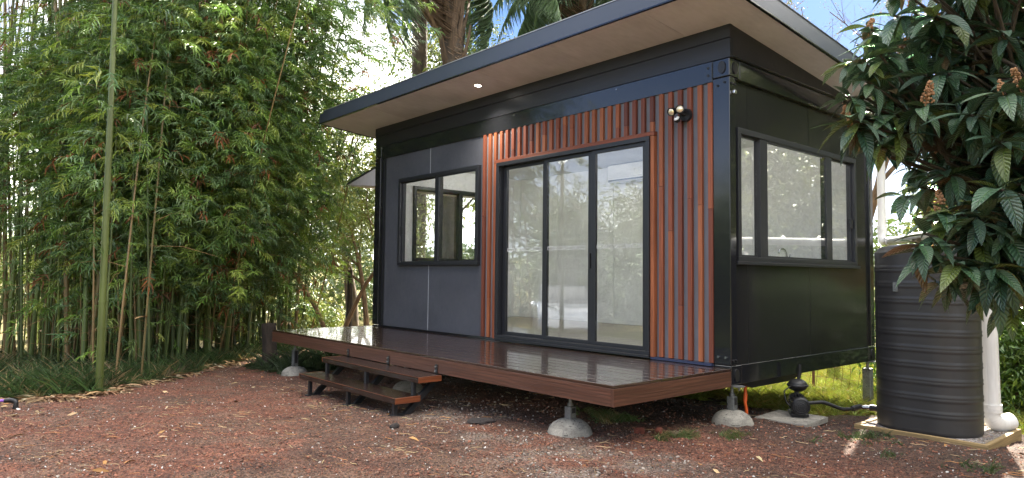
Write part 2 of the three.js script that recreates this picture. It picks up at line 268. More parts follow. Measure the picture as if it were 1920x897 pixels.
// ───────────────────────── cabin ─────────────────────────
const L = 6.172, D = 3.05, H = 2.896;
const cabin = thing('cabin', 'black and charcoal transportable cabin with timber slats around its glass sliding door', 'cabin');
{
  const p = (n, g, m = M.gloss, par = cabin) => part(n, g, m, par);
  // corner posts with castings
  const castHole = (x, y, z, ax) => { const g = new THREE.CylinderGeometry(0.045, 0.045, 0.014, 20); g.scale(0.8, 1, 1.25); if (ax === 'z') g.rotateX(Math.PI / 2), g.rotateZ(0); else { g.rotateX(Math.PI / 2); g.rotateY(Math.PI / 2); } g.translate(x, y, z); return g; };
  const bolt = (x, y, z, ax, r = 0.011) => { const g = new THREE.CylinderGeometry(r, r, 0.012, 6); if (ax === 'z') g.rotateX(Math.PI / 2); else g.rotateZ(Math.PI / 2); g.translate(x, y, z); return g; };
  const posts = [[-0.174, 0, 0, -0.1], [-L, -L + 0.3, 0, -0.1], [-0.07, 0, -D, -D + 0.1], [-L, -L + 0.07, -D, -D + 0.06]];
  posts.forEach(([x0, x1, z0, z1], i) => {
    const g = p('corner_post', i === 1 ? box(-L, 0.17, -0.1, -L + 0.16, 2.727, 0, 'y', 0.006) : box(x0, 0.17, Math.min(z0, z1), x1, 2.727, Math.max(z0, z1), 'y', 0.006));
    if (i === 1) { part('post_return', box(-L + 0.165, 0.17, -0.06, -L + 0.215, 2.72, -0.012), M.gloss, g); part('post_return', box(-L + 0.222, 0.17, -0.06, -L + 0.3, 2.72, -0.022), M.frame, g); }
    const cx = [x0, x1][i === 0 || i === 2 ? 1 : 0], sx = i === 0 || i === 2 ? -1 : 1, zf = i < 2 ? 0 : -D, sz = i < 2 ? -1 : 1;
    for (const [y0, y1] of [[0, 0.165], [2.732, H]]) {
      const c = part('corner_casting', box(cx, y0, zf, cx + sx * 0.172, y1, zf + sz * 0.172, 'y', 0.008), M.gloss, g);
      if (i === 0) { if (y0 > 1) { part('casting_plug', castHole(-0.075, y0 + 0.087, 0.004, 'z'), M.frame, g); } part('casting_plug', castHole(0.003, y0 + 0.08, -0.085, 'x'), M.blackPlastic, g); }
      if (i === 2) part('casting_plug', castHole(0.003, y0 + 0.08, -D + 0.085, 'x'), M.blackPlastic, g);
    }
    if (i === 0) for (const [bx, by] of [[-0.12, 2.66], [-0.05, 2.68], [-0.125, 0.235], [-0.05, 0.235]]) part('bolt', bolt(bx, by, 0.005, 'z'), by > 1 ? M.darkSteel : M.chrome, g);
    if (i === 0) { for (const [bz, by] of [[-0.03, 2.665], [-0.075, 2.665], [-0.03, 0.21], [-0.075, 0.21]]) part('bolt', bolt(0.005, by, bz, 'x'), M.darkSteel, g); part('latch', box(0.001, 2.57, -0.075, 0.03, 2.605, -0.035, 'y', 0.008), M.chrome, g); }
  });
  // top ring and floor ring
  const tb = p('top_beam', box(-L + 0.174, 2.703, -0.12, -0.176, H, 0, 'x', 0.004));
  for (const by of [2.77, 2.84]) part('bolt', bolt(-0.215, by, 0.004, 'z', 0.013), M.darkSteel, tb);
  part('beam_end_plate', box(-0.26, 2.71, 0.0015, -0.178, 2.89, 0.005), M.gloss, tb);
  for (const bx of [-1.3, -2.9, -4.4, -5.6]) part('bolt', bolt(bx, 2.86, 0.003, 'z', 0.008), M.chrome, tb);
  p('top_beam', box(-0.12, 2.727, -D + 0.174, 0, H, -0.174, 'z', 0.004));
  p('top_beam', box(-L + 0.174, 2.703, -D, -0.176, H, -D + 0.12, 'x', 0.004));
  p('top_beam', box(-L, 2.727, -D + 0.174, -L + 0.12, H, -0.174, 'z', 0.004));
  p('beam_lip', box(-0.02, 2.712, -D + 0.12, 0.02, 2.724, -0.105, 'z'), M.gloss);
  p('beam_lip', box(-0.02, 2.899, -D + 0.02, 0.022, 2.912, -0.02, 'z'), M.gloss);
  p('floor_beam', box(-L + 0.174, 0.0, -0.12, -0.174, 0.17, -0.005, 'x', 0.004));
  p('floor_beam', box(-0.12, 0, -D + 0.174, -0.004, 0.165, -0.174, 'z', 0.004));
  p('floor_beam', box(-L + 0.174, 0, -D + 0.005, -0.174, 0.17, -D + 0.12, 'x', 0.004));
  p('floor_beam', box(-L + 0.004, 0, -D + 0.174, -L + 0.12, 0.165, -0.174, 'z', 0.004));
  for (let k = 0; k < 5; k++) p('floor_joist', box(-L + 0.9 + k * 1.05, 0.02, -D + 0.12, -L + 0.98 + k * 1.05, 0.12, -0.12), M.darkSteel);
  p('floor_slab', box(-L + 0.1, 0.125, -D + 0.1, -0.1, 0.2, -0.1), M.floor);
  { const g = poly([[0.2, 0.01], [0.45, -0.07], [1.2, -0.07], [1.5, 0.01]], -0.5, -0.06); g.rotateY(Math.PI / 2); p('drain_tray', g, M.darkSteel); }
  // front cladding
  const z0 = -0.07, z1 = -0.02, yb = 0.172, yt = 2.703, jx = -4.69, wx0 = -5.44, wx1 = -3.545, wy0 = 1.065, wy1 = 2.335, ax0 = -L + 0.302, ax1 = -3.51;
  p('wall_panel', poly([[ax0, yb], [jx - 0.006, yb], [jx - 0.006, wy0], [wx0, wy0], [wx0, wy1], [jx - 0.006, wy1], [jx - 0.006, yt], [ax0, yt]], z0, z1), M.panel);
  p('wall_panel', poly([[jx + 0.006, yb], [ax1, yb], [ax1, yt], [jx + 0.006, yt], [jx + 0.006, wy1], [wx1, wy1], [wx1, wy0], [jx + 0.006, wy0]], z0, z1), M.panel);
  p('panel_joint', box(jx - 0.0055, yb, z0, jx + 0.0055, wy0, z1 + 0.0015), M.joint);
  p('panel_joint', box(jx - 0.0055, wy1, z0, jx + 0.0055, yt, z1 + 0.0015), M.joint);
  p('base_trim', box(ax0, 0.148, -0.06, -3.2, 0.171, -0.006, 'x'), M.frame);
  const dx0 = -3.172, dx1 = -0.8505, dy0 = 0.184, dy1 = 2.306;
  p('wall_panel', poly([[-3.505, yb], [dx0, yb], [dx0, dy1], [dx1, dy1], [dx1, yb], [-0.176, yb], [-0.176, yt], [-3.505, yt]], z0, z1), M.backing);
  p('flashing', box(-0.85, 0.15, -0.018, -0.176, 0.171, 0.03, 'x'), mat({ color: lin(0.03, 0.038, 0.08), roughness: 0.4 }));
  // timber slats
  const r = rng(5);
  for (let k = 0; k < 31; k++) {
    const x = -3.454 + k * (3.26 / 30), w = 0.0225, overDoor = x > dx0 - 0.03 && x < dx1 + 0.035;
    const lo = overDoor ? 2.352 : yb + 0.004, hi = 2.699, split = !overDoor ? 0.5 + r() * 1.7 : r() < 0.5 ? 2.44 + r() * 0.16 : 0, m1 = M.timbers[Math.floor(r() * 5)], m2 = M.timbers[Math.floor(r() * 6)];
    if (overDoor && (x < dx0 + 0.0 || x > dx1)) { /* stands behind the door trim */ }
    const zf = 0.012 + r() * 0.005;
    if (split) { p('timber_slat', box(x - w, lo, -0.0195, x + w, split - 0.0008, zf, 'y', 0.003), m1); p('timber_slat', box(x - w, split + 0.0008, -0.0195, x + w, hi, zf + 0.001, 'y', 0.003), m2); }
    else p('timber_slat', box(x - w, lo, -0.0195, x + w, hi, zf, 'y', 0.003), m1);
  }
  p('door_trim', box(dx0 - 0.055, 2.309, -0.0195, dx1 + 0.05, 2.349, 0.034, 'x', 0.003), M.timbers[1]);
  p('door_trim', box(dx1 + 0.003, yb, -0.0195, dx1 + 0.048, 2.306, 0.034, 'y', 0.003), M.timbers[2]);
  p('door_trim', box(dx0 - 0.05, yb, -0.0195, dx0 - 0.003, 2.306, 0.034, 'y', 0.003), M.timbers[0]);
  // sliding door: deep frame, three panes
  const door = sub('sliding_door', cabin), d = (n, g, m = M.frame) => part(n, g, m, door);
  d('frame_head', box(dx0, 2.262, -0.09, dx1, dy1, 0.05, 'x', 0.003)); d('frame_sill', box(dx0, dy0, -0.09, dx1, 0.222, 0.05, 'x', 0.003));
  d('frame_jamb', box(dx0, 0.222, -0.09, dx0 + 0.05, 2.262, 0.05, 'y', 0.003)); d('frame_jamb', box(dx1 - 0.045, 0.222, -0.09, dx1, 2.262, 0.05, 'y', 0.003));
  d('sill_nosing', box(dx0 + 0.01, 0.16, -0.018, dx1 - 0.002, 0.183, 0.058, 'x', 0.003));
  const panes = [[-3.12, -2.345, -0.045, -3.055, -2.42], [-2.36, -1.6, -0.012, -2.322, -1.685], [-1.62, -0.896, 0.008, -1.565, -0.945]];
  panes.forEach(([x0, x1, zc, g0, g1], i) => {
    d('stile', box(x0, 0.224, zc - 0.017, g0, 2.26, zc + 0.017, 'y', 0.002)); d('stile', box(g1, 0.224, zc - 0.017, x1, 2.26, zc + 0.017, 'y', 0.002));
    d('rail', box(g0, 2.222, zc - 0.016, g1, 2.26, zc + 0.016, 'x', 0.002)); d('rail', box(g0, 0.224, zc - 0.016, g1, 0.262, zc + 0.016, 'x', 0.002));
    d('pane', box(g0, 0.262, zc - 0.003, g1, 2.222, zc + 0.003), M.glass);
    const W = g1 - g0, n = 4, unit = W / n; const ring = (xa, xb, ya, yb2, t) => poly(rect(xa, ya, xb, yb2), zc + 0.0045, zc + 0.0065, [rect(xa + t, ya + t, xb - t, yb2 - t)]);
    for (let k = 0; k < n; k++) { const a = g0 + k * unit + 0.012; d('safety_marker', ring(a, a + 0.088, 1.224, 1.264, 0.005), M.marker); if (k < n - 1 || i === 2) d('safety_marker', ring(a + 0.108, a + 0.13, 1.227, 1.261, 0.005), M.marker); }
  });
  d('lock', box(-1.66, 1.02, 0.014, -1.635, 1.18, 0.03, 'y', 0.004), M.blackPlastic);
  // windows
  function win(par, x0, x1, y0, y1, zf, zb, mulls, wall, latch) {         // built facing +z, then turned by its group
    const w = sub('window', par), q = (n, g, m = M.frame) => part(n, g, m, w), t = 0.052;
    q('frame_head', box(x0, y1 - t, zb, x1, y1, zf, 'x', 0.003)); q('frame_sill', box(x0, y0, zb, x1, y0 + t * 0.8, zf, 'x', 0.003));
    q('frame_jamb', box(x0, y0 + t * 0.8, zb, x0 + t, y1 - t, zf, 'y', 0.003)); q('frame_jamb', box(x1 - t, y0 + t * 0.8, zb, x1, y1 - t, zf, 'y', 0.003));
    let a = x0 + t; const ends = [...mulls, [x1 - t, 0]];
    ends.forEach(([m0, m1], k) => {
      const zc = (k % 2 ? zf - 0.022 : zf - 0.05);
      q('pane', box(a + 0.02, y0 + t * 0.8 + 0.018, zc - 0.003, m0 - (m1 ? 0 : 0.02), y1 - t - 0.018, zc + 0.003), M.glass);
      q('sash', box(a, y0 + t * 0.8, zc - 0.014, m0, y0 + t * 0.8 + 0.018, zc + 0.014, 'x')); q('sash', box(a, y1 - t - 0.018, zc - 0.014, m0, y1 - t, zc + 0.014, 'x'));
      if (k === 0) q('sash', box(a, y0 + t * 0.8 + 0.018, zc - 0.014, a + 0.02, y1 - t - 0.018, zc + 0.014)); if (!m1) q('sash', box(m0 - 0.02, y0 + t * 0.8 + 0.018, zc - 0.014, m0, y1 - t - 0.018, zc + 0.014));
      if (m1) { q('mullion', box(m0, y0 + t * 0.8, zb + 0.02, m1, y1 - t, zf - 0.008, 'y', 0.003)); a = m1 - 0.02; }
    });
    if (latch) q('latch', box(latch[0], latch[1], zf - 0.036, latch[0] + 0.03, latch[1] + 0.11, zf - 0.012, 'y', 0.006), M.blackPlastic);
    return w;
  }
  win(cabin, wx0, wx1, wy0, wy1, 0.03, -0.075, [[-4.51, -4.42]], 0, [-5.36, 1.52]);
  // side window: local x = -z
  const sw = win(cabin, 0.13, 2.6, 1.083, 2.287, 0.004, -0.09, [[0.52, 0.655], [1.87, 2.0]], 0, [2.5, 1.5]); sw.rotation.y = Math.PI / 2;
  // end window (far end): faces -x, local x = z
  const ew = win(cabin, -2.55, -0.65, 1.15, 2.36, L - 0.01, L - 0.12, [[-1.64, -1.56]], 0); ew.rotation.y = -Math.PI / 2;
  // side wall (x = 0)
  const sp = (za, zb, ya, yb2) => p('wall_panel', box(-0.07, ya, -zb, -0.028, yb2, -za), M.sidePanel);
  for (const [a, b] of [[0.102, 0.33], [0.336, 1.522], [1.53, 2.945]]) { sp(a, b, 0.166, 1.08); sp(a, b, 2.29, 2.711); }
  p('wall_panel', box(-0.07, 1.08, -2.948, -0.028, 2.29, -2.602), M.sidePanel);
  p('wall_panel', box(-0.07, 1.08, -0.128, -0.028, 2.29, -0.102), M.sidePanel);
  p('sill_flashing', box(-0.03, 1.052, -2.66, 0.012, 1.081, -0.103, 'z', 0.003), M.frame);
  p('panel_joint', box(-0.06, 0.166, -0.336, -0.03, 1.05, -0.33), M.frame); p('panel_joint', box(-0.06, 0.166, -1.53, -0.03, 1.05, -1.522), M.frame);
  // rear and far-end walls
  p('wall_panel', box(-L + 0.12, 0.17, -D + 0.01, -0.12, 2.703, -D + 0.06), M.panel);
  p('wall_panel', box(-L + 0.02, 0.17, -D + 0.1, -L + 0.07, 1.148, -0.1), M.panel); p('wall_panel', box(-L + 0.02, 2.362, -D + 0.1, -L + 0.07, 2.727, -0.1), M.panel);
  p('wall_panel', box(-L + 0.02, 1.148, -D + 0.1, -L + 0.07, 2.362, -2.552), M.panel); p('wall_panel', box(-L + 0.02, 1.148, -0.648, -L + 0.07, 2.362, -0.1), M.panel);
  // lining
  let xs = [-6.09, -5.135, -3.885, -2.69, -1.49, -0.09];
  for (let k = 0; k < 5; k++) p('lining_panel', box(xs[k] + 0.0025, 0.202, -D + 0.062, xs[k + 1] - 0.0025, 2.678, -D + 0.08, 'y'), M.white);
  for (let k = 1; k < 5; k++) p('lining_joint', box(xs[k] - 0.0024, 0.202, -D + 0.062, xs[k] + 0.0024, 2.678, -D + 0.074), M.joint);
  p('lining_panel', box(-L + 0.072, 0.202, -D + 0.082, -L + 0.085, 1.15, -0.09), M.white); p('lining_panel', box(-L + 0.072, 2.36, -D + 0.082, -L + 0.085, 2.678, -0.09), M.white);
  p('lining_panel', box(-L + 0.072, 1.152, -D + 0.082, -L + 0.085, 2.358, -2.552), M.white); p('lining_panel', box(-L + 0.072, 1.152, -0.648, -L + 0.085, 2.358, -0.09), M.white);
  p('lining_panel', box(-0.085, 0.202, -D + 0.082, -0.072, 1.08, -0.09), M.white); p('lining_panel', box(-0.085, 2.29, -D + 0.082, -0.072, 2.678, -0.09), M.white);
  p('lining_panel', box(-0.085, 1.082, -D + 0.082, -0.072, 2.288, -2.602), M.white);
  p('lining_panel', poly([[-6.08, 0.202], [wx0, 0.202], [wx0, 2.678], [-6.08, 2.678]], -0.088, -0.078), M.white);
  p('lining_panel', poly([[wx0 + 0.002, 0.202], [wx1, 0.202], [wx1, wy0], [wx0 + 0.002, wy0]], -0.088, -0.078), M.white);
  p('lining_panel', poly([[wx0 + 0.002, wy1], [wx1, wy1], [wx1, 2.678], [wx0 + 0.002, 2.678]], -0.088, -0.078), M.white);
  p('lining_panel', box(wx1 + 0.002, 0.202, -0.088, dx0 - 0.002, 2.678, -0.078), M.white); p('lining_panel', box(dx1 + 0.002, 0.202, -0.088, -0.09, 2.678, -0.078), M.white);
  p('lining_panel', box(dx0, 2.31, -0.088, dx1, 2.678, -0.078), M.white);
  p('ceiling_panel', box(-L + 0.07, 2.68, -D + 0.06, -0.07, 2.705, -0.07), M.white);
  p('skirting', box(-6.08, 0.202, -D + 0.0815, -0.09, 0.27, -D + 0.092, 'x'), M.white);
  // roof: skillion falling to the rear, s = slope
  const s = 0.0977, ys = (z) => 3.193 + s * z, X0 = -6.70, X1 = 0.385, ZF = 0.70, ZB = -3.45;
  const roof = sub('roof', cabin), q = (n, g, m) => part(n, g, m, roof);
  const slab = (x0, x1, za, zb, lo, hi) => { const g = box(x0, lo, za, x1, hi, zb, 'z'); const P = g.attributes.position; for (let i = 0; i < P.count; i++) P.setY(i, P.getY(i) + s * P.getZ(i)); g.computeVertexNormals(); return g; };
  const js = [X0 + 0.02, -5.25, -4.05, -2.85, -1.65, -0.45, X1 - 0.02];
  for (let k = 0; k < 6; k++) q('soffit_panel', slab(js[k] + 0.002, js[k + 1] - 0.002, ZB, ZF - 0.012, 3.193, 3.215), M.soffit);
  q('roof_core', slab(X0 + 0.02, X1 - 0.02, ZB, ZF - 0.012, 3.217, 3.335), M.fascia);
  const front = poly([[X0 - 0.004, 3.255], [X1, 3.255], [X1, 3.425], [X0 + 0.16, 3.425]], ZF - 0.01, ZF + 0.008); q('fascia', front, M.fascia);
  q('drip_edge', box(X0, 3.243, ZF - 0.016, X1, 3.256, ZF + 0.012, 'x'), M.gloss);
  q('roof_cap', box(X0 + 0.16, 3.426, ZF - 0.12, X1, 3.434, ZF + 0.014, 'x'), M.roof);
  q('fascia', slab(X1 - 0.012, X1 + 0.004, ZB, ZF - 0.012, 3.183, 3.35), M.fascia);
  q('drip_edge', slab(X1 - 0.02, X1 + 0.01, ZB, ZF - 0.02, 3.172, 3.184), M.gloss);
  q('fascia', slab(X0 - 0.004, X0 + 0.018, ZB, ZF - 0.012, 3.183, 3.34), M.fascia);
  q('fascia', box(X0, ys(ZB) - 0.01, ZB - 0.016, X1, ys(ZB) + 0.16, ZB - 0.001, 'x'), M.fascia);
  { // trapezoid rib sheet
    const prof = []; for (let x = X0 + 0.1; x < X1; x += 0.19) prof.push([x, 0], [x + 0.075, 0], [x + 0.095, 0.026], [x + 0.13, 0.026], [x + 0.15, 0]); const pts = [...prof, ...prof.slice().reverse().map(([x, y]) => [x, y - 0.004])];
    const g = poly(pts, ZB - 0.03, ZF - 0.02); const P = g.attributes.position; for (let i = 0; i < P.count; i++) P.setY(i, P.getY(i) + 3.352 + s * P.getZ(i)); g.computeVertexNormals(); q('roof_sheet', g, M.roof);
    const g2 = slab(X1 - 0.05, X1 + 0.012, ZB, ZF - 0.02, 3.351, 3.357); q('roof_cap', g2, M.fascia);
    const teeth = []; for (let z = ZB + 0.05; z < ZF - 0.05; z += 0.09) { const t = box(X1 - 0.02, 3.357 + s * z, z, X1 + 0.006, 3.366 + s * z, z + 0.05); teeth.push(t); } q('cap_ridges', merge(teeth), M.fascia);
  }
  // roof box between the top ring and the soffit
  q('roof_box', poly([[-L + 0.01, 2.898], [0.012, 2.898], [0.012, 3.07], [-L + 0.01, 3.07]], -0.03, 0.006), M.satin);
  q('roof_box', poly([[-L + 0.01, 3.074], [0.017, 3.074], [0.017, 3.192], [-L + 0.01, 3.192]], -0.03, 0.014), M.satin);
  { const g = poly([[0.03, 2.898], [D, 2.898], [0.03, 3.19]], 0, 0.03); g.rotateY(Math.PI / 2); g.translate(-0.016, 0, 0); q('roof_box', g, M.satin); }
  { const g = poly([[0.03, 2.898], [D, 2.898], [0.03, 3.19]], 0, 0.03); g.rotateY(Math.PI / 2); g.translate(-L + 0.02, 0, 0); q('roof_box', g, M.satin); }
  // awning over the far-end window
  const aw = sub('awning', cabin); const slope = poly([[-7.4, 2.45], [-6.172, 2.69], [-6.172, 2.715], [-7.41, 2.475]], -2.7, -0.16); part('awning_sheet', slope, M.frame, aw);
  part('awning_cheek', poly([[-7.38, 2.445], [-6.175, 2.32], [-6.175, 2.687], [-7.38, 2.452]], -0.19, -0.175), M.soffit, aw);
  part('awning_soffit', poly([[-7.38, 2.43], [-6.175, 2.31], [-6.175, 2.318], [-7.38, 2.442]], -2.68, -0.2), M.soffit, aw);
}
// underfloor drain tray, hanging below the side floor beam
// downlight in the eave
{
  const y = 3.193 + 0.0977 * 0.328, t = thing('downlight', 'round white recessed downlight glowing in the front eave', 'light', [-3.198, y - 0.002, 0.328]);
  t.rotation.x = -0.0974;
  part('trim_ring', new THREE.TorusGeometry(0.043, 0.006, 8, 28).rotateX(Math.PI / 2), M.white, t);
  const e = mat({ color: lin(0.9, 0.9, 0.85), emissive: lin(1, 0.93, 0.8), emissiveIntensity: 4, roughness: 0.6 });
  part('lens', new THREE.CylinderGeometry(0.04, 0.04, 0.006, 28), e, t);
  const s = new THREE.SpotLight(new THREE.Color(1, 0.93, 0.8), 2.2, 0, 1.1, 0.6); s.position.set(-3.198, y - 0.02, 0.328); s.target.position.set(-3.198, -0.4, 0.45); s.castShadow = true; s.shadow.radius = 3; scene.add(s, s.target);
}
{ // unseen ceiling downlights, added to brighten the rooms inside
  const e = mat({ color: lin(0.9, 0.9, 0.85), emissive: lin(1, 0.95, 0.86), emissiveIntensity: 1, roughness: 0.6 }), proto = thing('added_downlight', 'added round ceiling downlight inside, nearest the end window', 'light', [-5.2, 2.677, -1.5], 'added downlights in the cabin ceiling');
  part('trim_ring', new THREE.TorusGeometry(0.048, 0.006, 8, 24).rotateX(Math.PI / 2), M.white, proto); part('lens', new THREE.CylinderGeometry(0.045, 0.045, 0.008, 24), e, proto);
  const spots = [[-5.2, -1.5], [-3.6, -1.5], [-2.0, -1.5], [-0.8, -1.5]];
  spots.forEach(([x, z], i) => { if (i) copyOf(proto, 'added_downlight', ['', 'added round ceiling downlight inside, above the left half of the door', 'added round ceiling downlight inside, above the right half of the door', 'added round ceiling downlight inside, nearest the side window'][i], [x, 2.677, z]);
    const l = new THREE.PointLight(new THREE.Color(1, 0.97, 0.92), 0.14); l.position.set(x, 2.6, z); l.castShadow = true; l.shadow.radius = 4; scene.add(l); });
}
// ───────────────────────── deck and steps ─────────────────────────
{
  const t = thing('deck', 'long glossy dark brown timber deck along the front of the cabin', 'deck', [0, 0, 0]);
  const X0 = -6.19, X1 = 0.0, Z1 = 1.557, n = 11, w = (Z1 - 0.006) / n, mats = [0, 1, 2].map((k) => { const m = M.deck.clone(); m.color.multiplyScalar([0.85, 1, 1.2][k]); m.roughness = [0.09, 0.13, 0.11][k]; return m; }), r = rng(41);
  for (let k = 0; k < n; k++) { const a = 0.006 + k * w; const cut = lerp(-4.6, -1.6, r()), m = mats[Math.floor(r() * 3)];
    for (const [xa, xb] of [[X0, cut - 0.0015], [cut + 0.0015, X1]]) { const g = box(xa, 0.122, a + 0.003, xb, 0.1455, a + w - 0.004, 'x', 0.004); const th = (r() - 0.5) * 0.009; g.translate(0, 0, -(a + w / 2)); g.rotateX(th); g.translate(0, 0, a + w / 2); part('deck_board', g, m, t); } }
  part('fascia_board', box(X0, -0.011, Z1 - 0.022, X1 - 0.024, 0.1205, Z1, 'x', 0.002), M.deckFascia, t);
  part('fascia_board', box(X1 - 0.022, -0.011, 0.004, X1 + 0.001, 0.1205, Z1, 'z', 0.002), M.deckFascia, t);
  part('fascia_board', box(X0 - 0.001, -0.011, 0.004, X0 + 0.02, 0.1205, Z1 - 0.024, 'z', 0.002), M.deckFascia, t);
  for (let k = 0; k < 9; k++) part('joist', box(X0 + 0.3 + k * 0.7, 0.0, 0.02, X0 + 0.35 + k * 0.7, 0.121, Z1 - 0.024), M.darkSteel, t);
  part('bearer', box(X0 + 0.03, -0.012, 1.30, X1 - 0.03, -0.001, 1.40, 'x'), M.darkSteel, t);
}
{
  const t = thing('steps', 'two dark timber step treads on a black steel frame below the deck', 'steps', [0, 0, 0]);
  const tr = (x0, x1, y1, z0, z1) => {
    part('tread', box(x0, y1 - 0.055, z0, x1 - 0.012, y1, z1, 'x', 0.003), M.tread, t); part('end_cap', box(x1 - 0.0115, y1 - 0.055, z0, x1, y1, z1, 'z', 0.002), M.treadEnd, t);
    part('end_cap', box(x0 - 0.012, y1 - 0.055, z0, x0 - 0.0005, y1, z1, 'z', 0.002), M.treadEnd, t);
    part('nosing', box(x0, y1 - 0.004, z1 + 0.0005, x1 - 0.012, y1 + 0.0005, z1 + 0.004, 'x'), M.treadEnd, t);
  };
  tr(-4.06, -2.1, -0.015, 1.575, 1.835); tr(-4.16, -2.13, -0.188, 1.79, 2.06);
  for (const x of [-3.97, -3.09, -2.21]) {
    part('bracket', box(x - 0.02, -0.013, 1.559, x + 0.02, 0.075, 1.566, 'y', 0.002), M.darkSteel, t);
    for (const y of [0.05, 0.012]) { const g = new THREE.CylinderGeometry(0.011, 0.011, 0.012, 6); g.rotateX(Math.PI / 2); g.translate(x, y, 1.572); part('bolt', g, M.chrome, t); }
    part('leg', box(x - 0.02, -0.245, 1.8, x + 0.02, -0.0705, 1.832), M.darkSteel, t);
    part('leg', box(x - 0.02, gh(x, 2) - 0.05, 2.0, x + 0.02, -0.2435, 2.035), M.darkSteel, t);
    const g = box(-0.022, -0.025, -0.32, 0.022, 0.025, 0.32); g.rotateX(0.72); g.translate(x, -0.262, 1.79); part('stringer', g, M.darkSteel, t);
    part('foot_plate', box(x - 0.04, gh(x, 2) - 0.02, 1.93, x + 0.04, gh(x, 2) + 0.012, 2.06), M.darkSteel, t);
  }
}
// ───────────────────────── footings ─────────────────────────
{
  const dome = (() => { const pts = [[0, 0.115], [0.05, 0.114], [0.1, 0.1], [0.14, 0.074], [0.165, 0.044], [0.178, 0.01], [0.183, -0.03], [0.184, -0.12], [0, -0.12]].reverse().map((q) => new THREE.Vector2(...q)); const g = new THREE.LatheGeometry(pts, 40); const P = g.attributes.position, r = rng(9); for (let i = 0; i < P.count; i++) { const k = 1 + 0.035 * (fbm((Math.atan2(P.getZ(i), P.getX(i)) / 6.2832 + 1) % 1, P.getY(i) + 0.5, 5, 6, 3, 8) - 0.5) * 2; P.setX(i, P.getX(i) * k); P.setZ(i, P.getZ(i) * k); } g.computeVertexNormals(); return uvm(g); })();
  const make = (x, z, top, label, col) => {
    const y = gh(x, z), t = thing('footing', label, 'footing', [x, y, z], 'concrete dome footings under the cabin and deck');
    part('dome', dome, M.concrete, t).rotation.y = x * 3;
    const h = top - y, py = h - 0.06;
    part('post', box(-0.034, 0.09, -0.034, 0.034, Math.max(0.16, py - 0.04), 0.034, 'y', 0.005), M.galv, t);
    const r = part('threaded_rod', cyl(0.014, 0.014, [0, py - 0.05, 0], [0, h - 0.012, 0], 10), M.galv, t); part('nut', cyl(0.026, 0.026, [0, py - 0.038, 0], [0, py - 0.016, 0], 6), M.galv, r);
    part('top_plate', box(-0.1, h - 0.014, -0.05, 0.1, h - 0.002, 0.05, 'x', 0.002), M.galv, t);
    for (const s of [-1, 1]) part('bolt', cyl(0.008, 0.008, [s * 0.08, h - 0.04, 0.02], [s * 0.08, h - 0.003, 0.02], 6), M.galv, t);
    const sl = box(0.035, 0.16, -0.018, 0.04, Math.max(0.2, py - 0.05), 0.018); part('slot_plate', sl, M.darkSteel, t);
    return t;
  };
  make(-0.62, 1.36, -0.013, 'concrete dome footing under the front right corner of the deck');
  make(-5.82, 1.38, -0.013, 'concrete dome footing under the front left end of the deck, beside the steps');
  make(-3.5, 1.05, -0.013, 'concrete dome footing half hidden behind the step treads');
  make(-0.03, -0.06, -0.002, 'concrete dome footing under the corner post nearest the orange conduit');
  make(-2.6, -2.96, -0.002, 'brown shaded footing standing far back under the cabin');
  { const x = -0.06, z = -2.98, y = gh(x, z), t = thing('steel_stand', 'tall grey steel post under the rear corner of the cabin beside the tank', 'post', [x, y, z]);
    part('post', box(-0.045, -0.05, -0.045, 0.045, -y - 0.09, 0.045, 'y', 0.006), M.galv, t); part('threaded_rod', cyl(0.018, 0.018, [0, -y - 0.1, 0], [0, -y - 0.014, 0], 10), M.galv, t); part('top_plate', box(-0.08, -y - 0.014, -0.06, 0.08, -y - 0.002, 0.06), M.galv, t); }
}
// ───────────────────────── fittings ─────────────────────────
{ // twin floodlight with sensor
  const t = thing('floodlight', 'black twin head floodlight with motion sensor on the timber slats', 'floodlight', [-0.435, 2.44, 0.02]);
  part('base', new THREE.CylinderGeometry(0.058, 0.062, 0.03, 24).rotateX(Math.PI / 2).translate(0, 0, 0.015), M.blackPlastic, t);
  part('arm', tube([[0, 0, 0.03], [-0.01, 0.01, 0.07], [-0.045, 0.025, 0.085]], 0.013), M.blackPlastic, t);
  const lensM = mat({ color: lin(0.85, 0.72, 0.5), roughness: 0.15, metalness: 0.6 });
  for (const [x, y, z, tx, rx] of [[0.0, 0.04, 0.1, 0.45, 0.1], [-0.085, 0.035, 0.1, 0.0, 0.35]]) {
    const h = part('lamp_head', new THREE.LatheGeometry([[0, -0.05], [0.022, -0.05], [0.03, -0.035], [0.036, 0.0], [0.04, 0.035], [0.036, 0.036], [0.033, 0.03]].map((q) => new THREE.Vector2(...q)), 24), M.blackPlastic, t);
    h.position.set(x, y, z); h.rotation.set(Math.PI / 2 + rx, 0, -tx, 'YXZ'); h.rotation.order = 'YXZ'; h.rotation.y = tx; h.rotation.z = 0;
    part('lens', new THREE.SphereGeometry(0.05, 20, 8, 0, 6.2832, 0, 0.7).translate(0, -0.01, 0), lensM, h);
  }
  const s = part('sensor', new THREE.SphereGeometry(0.03, 20, 14), M.blackPlastic, t); s.position.set(-0.045, -0.045, 0.085);
  part('sensor_lens', new THREE.SphereGeometry(0.0305, 20, 10, 0, 6.2832, 0.3, 0.8).rotateX(0.9), M.white, s);
}
